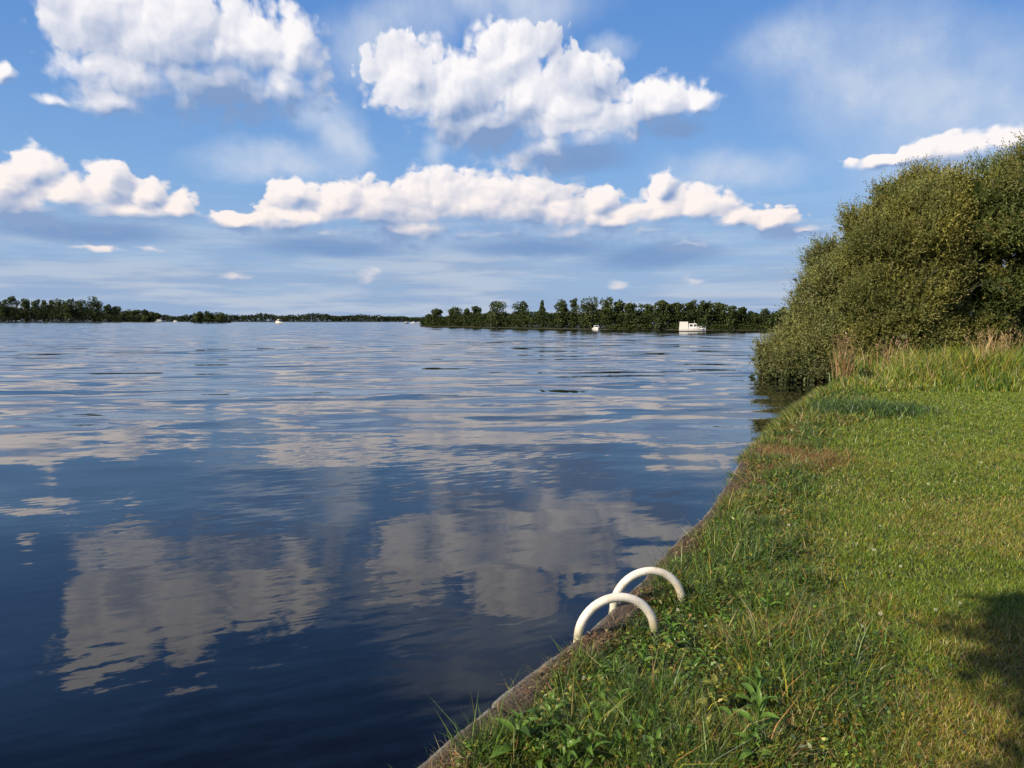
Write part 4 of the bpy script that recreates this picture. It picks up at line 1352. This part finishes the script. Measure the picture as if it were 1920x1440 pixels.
def boat(name, label, loc, rz, L, B, sheer, cabin, group='boats out on the lake', mast=0.0, rail=False, canvas=None, stripe=True):
    root = thing(name, label, 'boat', loc, rz, group)
    V, F = hull_mesh(L, B, sheer, -0.35)
    mesh_obj('hull', V, F, WHITE, root)
    if stripe:
        V, F = hull_mesh(L * 1.005, B * 1.02, sheer * 0.22, -0.3)
        mesh_obj('boot_stripe', V, F, DKHULL, root)
    for (x0, x1, w, z1, fr, bk, wins) in cabin:
        V, F = taper_box(x0 * L, x1 * L, w * B / 2, w * B / 2 * 0.86, sheer * 0.9, z1, fr, bk)
        c = mesh_obj('cabin', V, F, WHITE, root)
        zz0 = sheer + (z1 - sheer) * 0.42; zz1 = sheer + (z1 - sheer) * 0.82
        for (a, b) in wins:
            xa = (x0 + (x1 - x0) * a) * L; xb = (x0 + (x1 - x0) * b) * L
            for s in (-1, 1):
                f0 = (zz0 - sheer * .9) / (z1 - sheer * .9); f1 = (zz1 - sheer * .9) / (z1 - sheer * .9)
                ya = s * (w * B / 2 * (1 - 0.14 * f0) + 0.012); yb = s * (w * B / 2 * (1 - 0.14 * f1) + 0.012)
                q = [(xa, ya, zz0), (xb, ya, zz0), (xb, yb, zz1), (xa, yb, zz1)]
                q2 = [(x, y - s * 0.03, z) for (x, y, z) in q]
                mesh_obj('window', q + q2, [(0, 1, 2, 3), (7, 6, 5, 4), (0, 4, 5, 1), (1, 5, 6, 2), (2, 6, 7, 3), (3, 7, 4, 0)], GLASS, c)
        if fr > 0:
            h = z1 - sheer * .9
            xf = lambda f: x1 * L - fr * f + 0.012
            wy = w * B / 2 * 0.8
            q = [(xf(.45), -wy, sheer * .9 + h * .45), (xf(.45), wy, sheer * .9 + h * .45), (xf(.88), wy * .92, sheer * .9 + h * .88), (xf(.88), -wy * .92, sheer * .9 + h * .88)]
            q2 = [(x - 0.03, y, z) for (x, y, z) in q]
            mesh_obj('windscreen', q + q2, [(0, 1, 2, 3), (7, 6, 5, 4), (0, 4, 5, 1), (1, 5, 6, 2), (2, 6, 7, 3), (3, 7, 4, 0)], GLASS, c)
    if canvas:
        V, F = taper_box(canvas[0] * L, canvas[1] * L, B * 0.44, B * 0.40, sheer * 0.95, canvas[2], 0.1, 0.08)
        mesh_obj('canopy', V, F, WHITE if canvas[3] else CANVAS, root)
    if mast:
        V, F = tube([(0.06 * L, 0, sheer), (0.06 * L, 0, mast)], [0.03, 0.02], 6)
        mesh_obj('mast', V, F, STEEL, root)
    if rail:
        pts = [(L * t, -B / 2 * (1 - max(0, (t + 0.05) / 0.55) ** 2.2) * 0.93, sheer * 1.25 + 0.32) for t in (0.05, 0.2, 0.33, 0.44, 0.49)]
        V, F = tube(pts, 0.015, 6)
        for p in pts[::2]:
            v, f = tube([(p[0], p[1], sheer), p], 0.012, 5)
            o = len(V); V = V + v; F = F + [tuple(i + o for i in q) for q in f]
        mesh_obj('bow_rail', V, F, STEEL, root)
    return root


boat('cabin_cruiser', 'white cabin cruiser with a tall square stern before the right of the island', (31.2, 131.5, 0), math.radians(-14), 4.5, 1.8, 0.52,
     [(-0.14, 0.20, 0.86, 1.42, 0.25, 0.0, [(0.12, 0.42), (0.55, 0.85)]), (0.20, 0.40, 0.66, 0.86, 0.3, 0.0, [(0.2, 0.7)])], mast=1.95, rail=True, canvas=(-0.50, -0.15, 1.72, True))
boat('motor_boat', 'tiny white motor boat seen end-on close to the island shore', (16.7, 151.0, 0), math.radians(-80), 2.6, 1.15, 0.42,
     [(-0.12, 0.22, 0.84, 0.95, 0.2, 0.0, [(0.2, 0.8)])], stripe=False)
boat('cabin_boat', 'small white cabin boat alone on the open water left of the island', (-114.8, 376, 0), math.radians(-35), 4.4, 1.9, 0.62,
     [(-0.22, 0.24, 0.86, 2.15, 0.5, 0.1, [(0.15, 0.45), (0.55, 0.85)])], mast=2.9, rail=True, canvas=(-0.46, -0.23, 1.5, False))
boat('cabin_boat', 'left and larger of two white boats near the far shore beyond the left wood', (-277.5, 600, 0), math.radians(12), 6.6, 2.4, 0.9,
     [(-0.3, 0.25, 0.86, 2.3, 0.6, 0.2, [(0.15, 0.45), (0.55, 0.85)])])
boat('motor_boat', 'right and lower of two white boats near the far shore beyond the left wood', (-266.0, 602, 0), math.radians(160), 4.6, 1.9, 0.7,
     [(-0.1, 0.22, 0.8, 1.5, 0.4, 0.1, [(0.2, 0.8)])])
boat('motor_boat', 'leftmost of three specks of white boats off the island tip', (-52.6, 378, 0), math.radians(20), 2.6, 1.2, 0.5,
     [(-0.1, 0.2, 0.8, 1.05, 0.25, 0.0, [(0.2, 0.8)])])
boat('motor_boat', 'middle of three specks of white boats off the island tip', (-48.9, 377, 0), math.radians(170), 2.2, 1.1, 0.5,
     [(-0.1, 0.2, 0.8, 1.25, 0.25, 0.0, [(0.2, 0.8)])])
boat('motor_boat', 'rightmost of three specks of white boats off the island tip', (-49.3, 403, 0), math.radians(10), 2.4, 1.1, 0.45,
     [(-0.1, 0.2, 0.8, 0.95, 0.25, 0.0, [(0.2, 0.8)])])
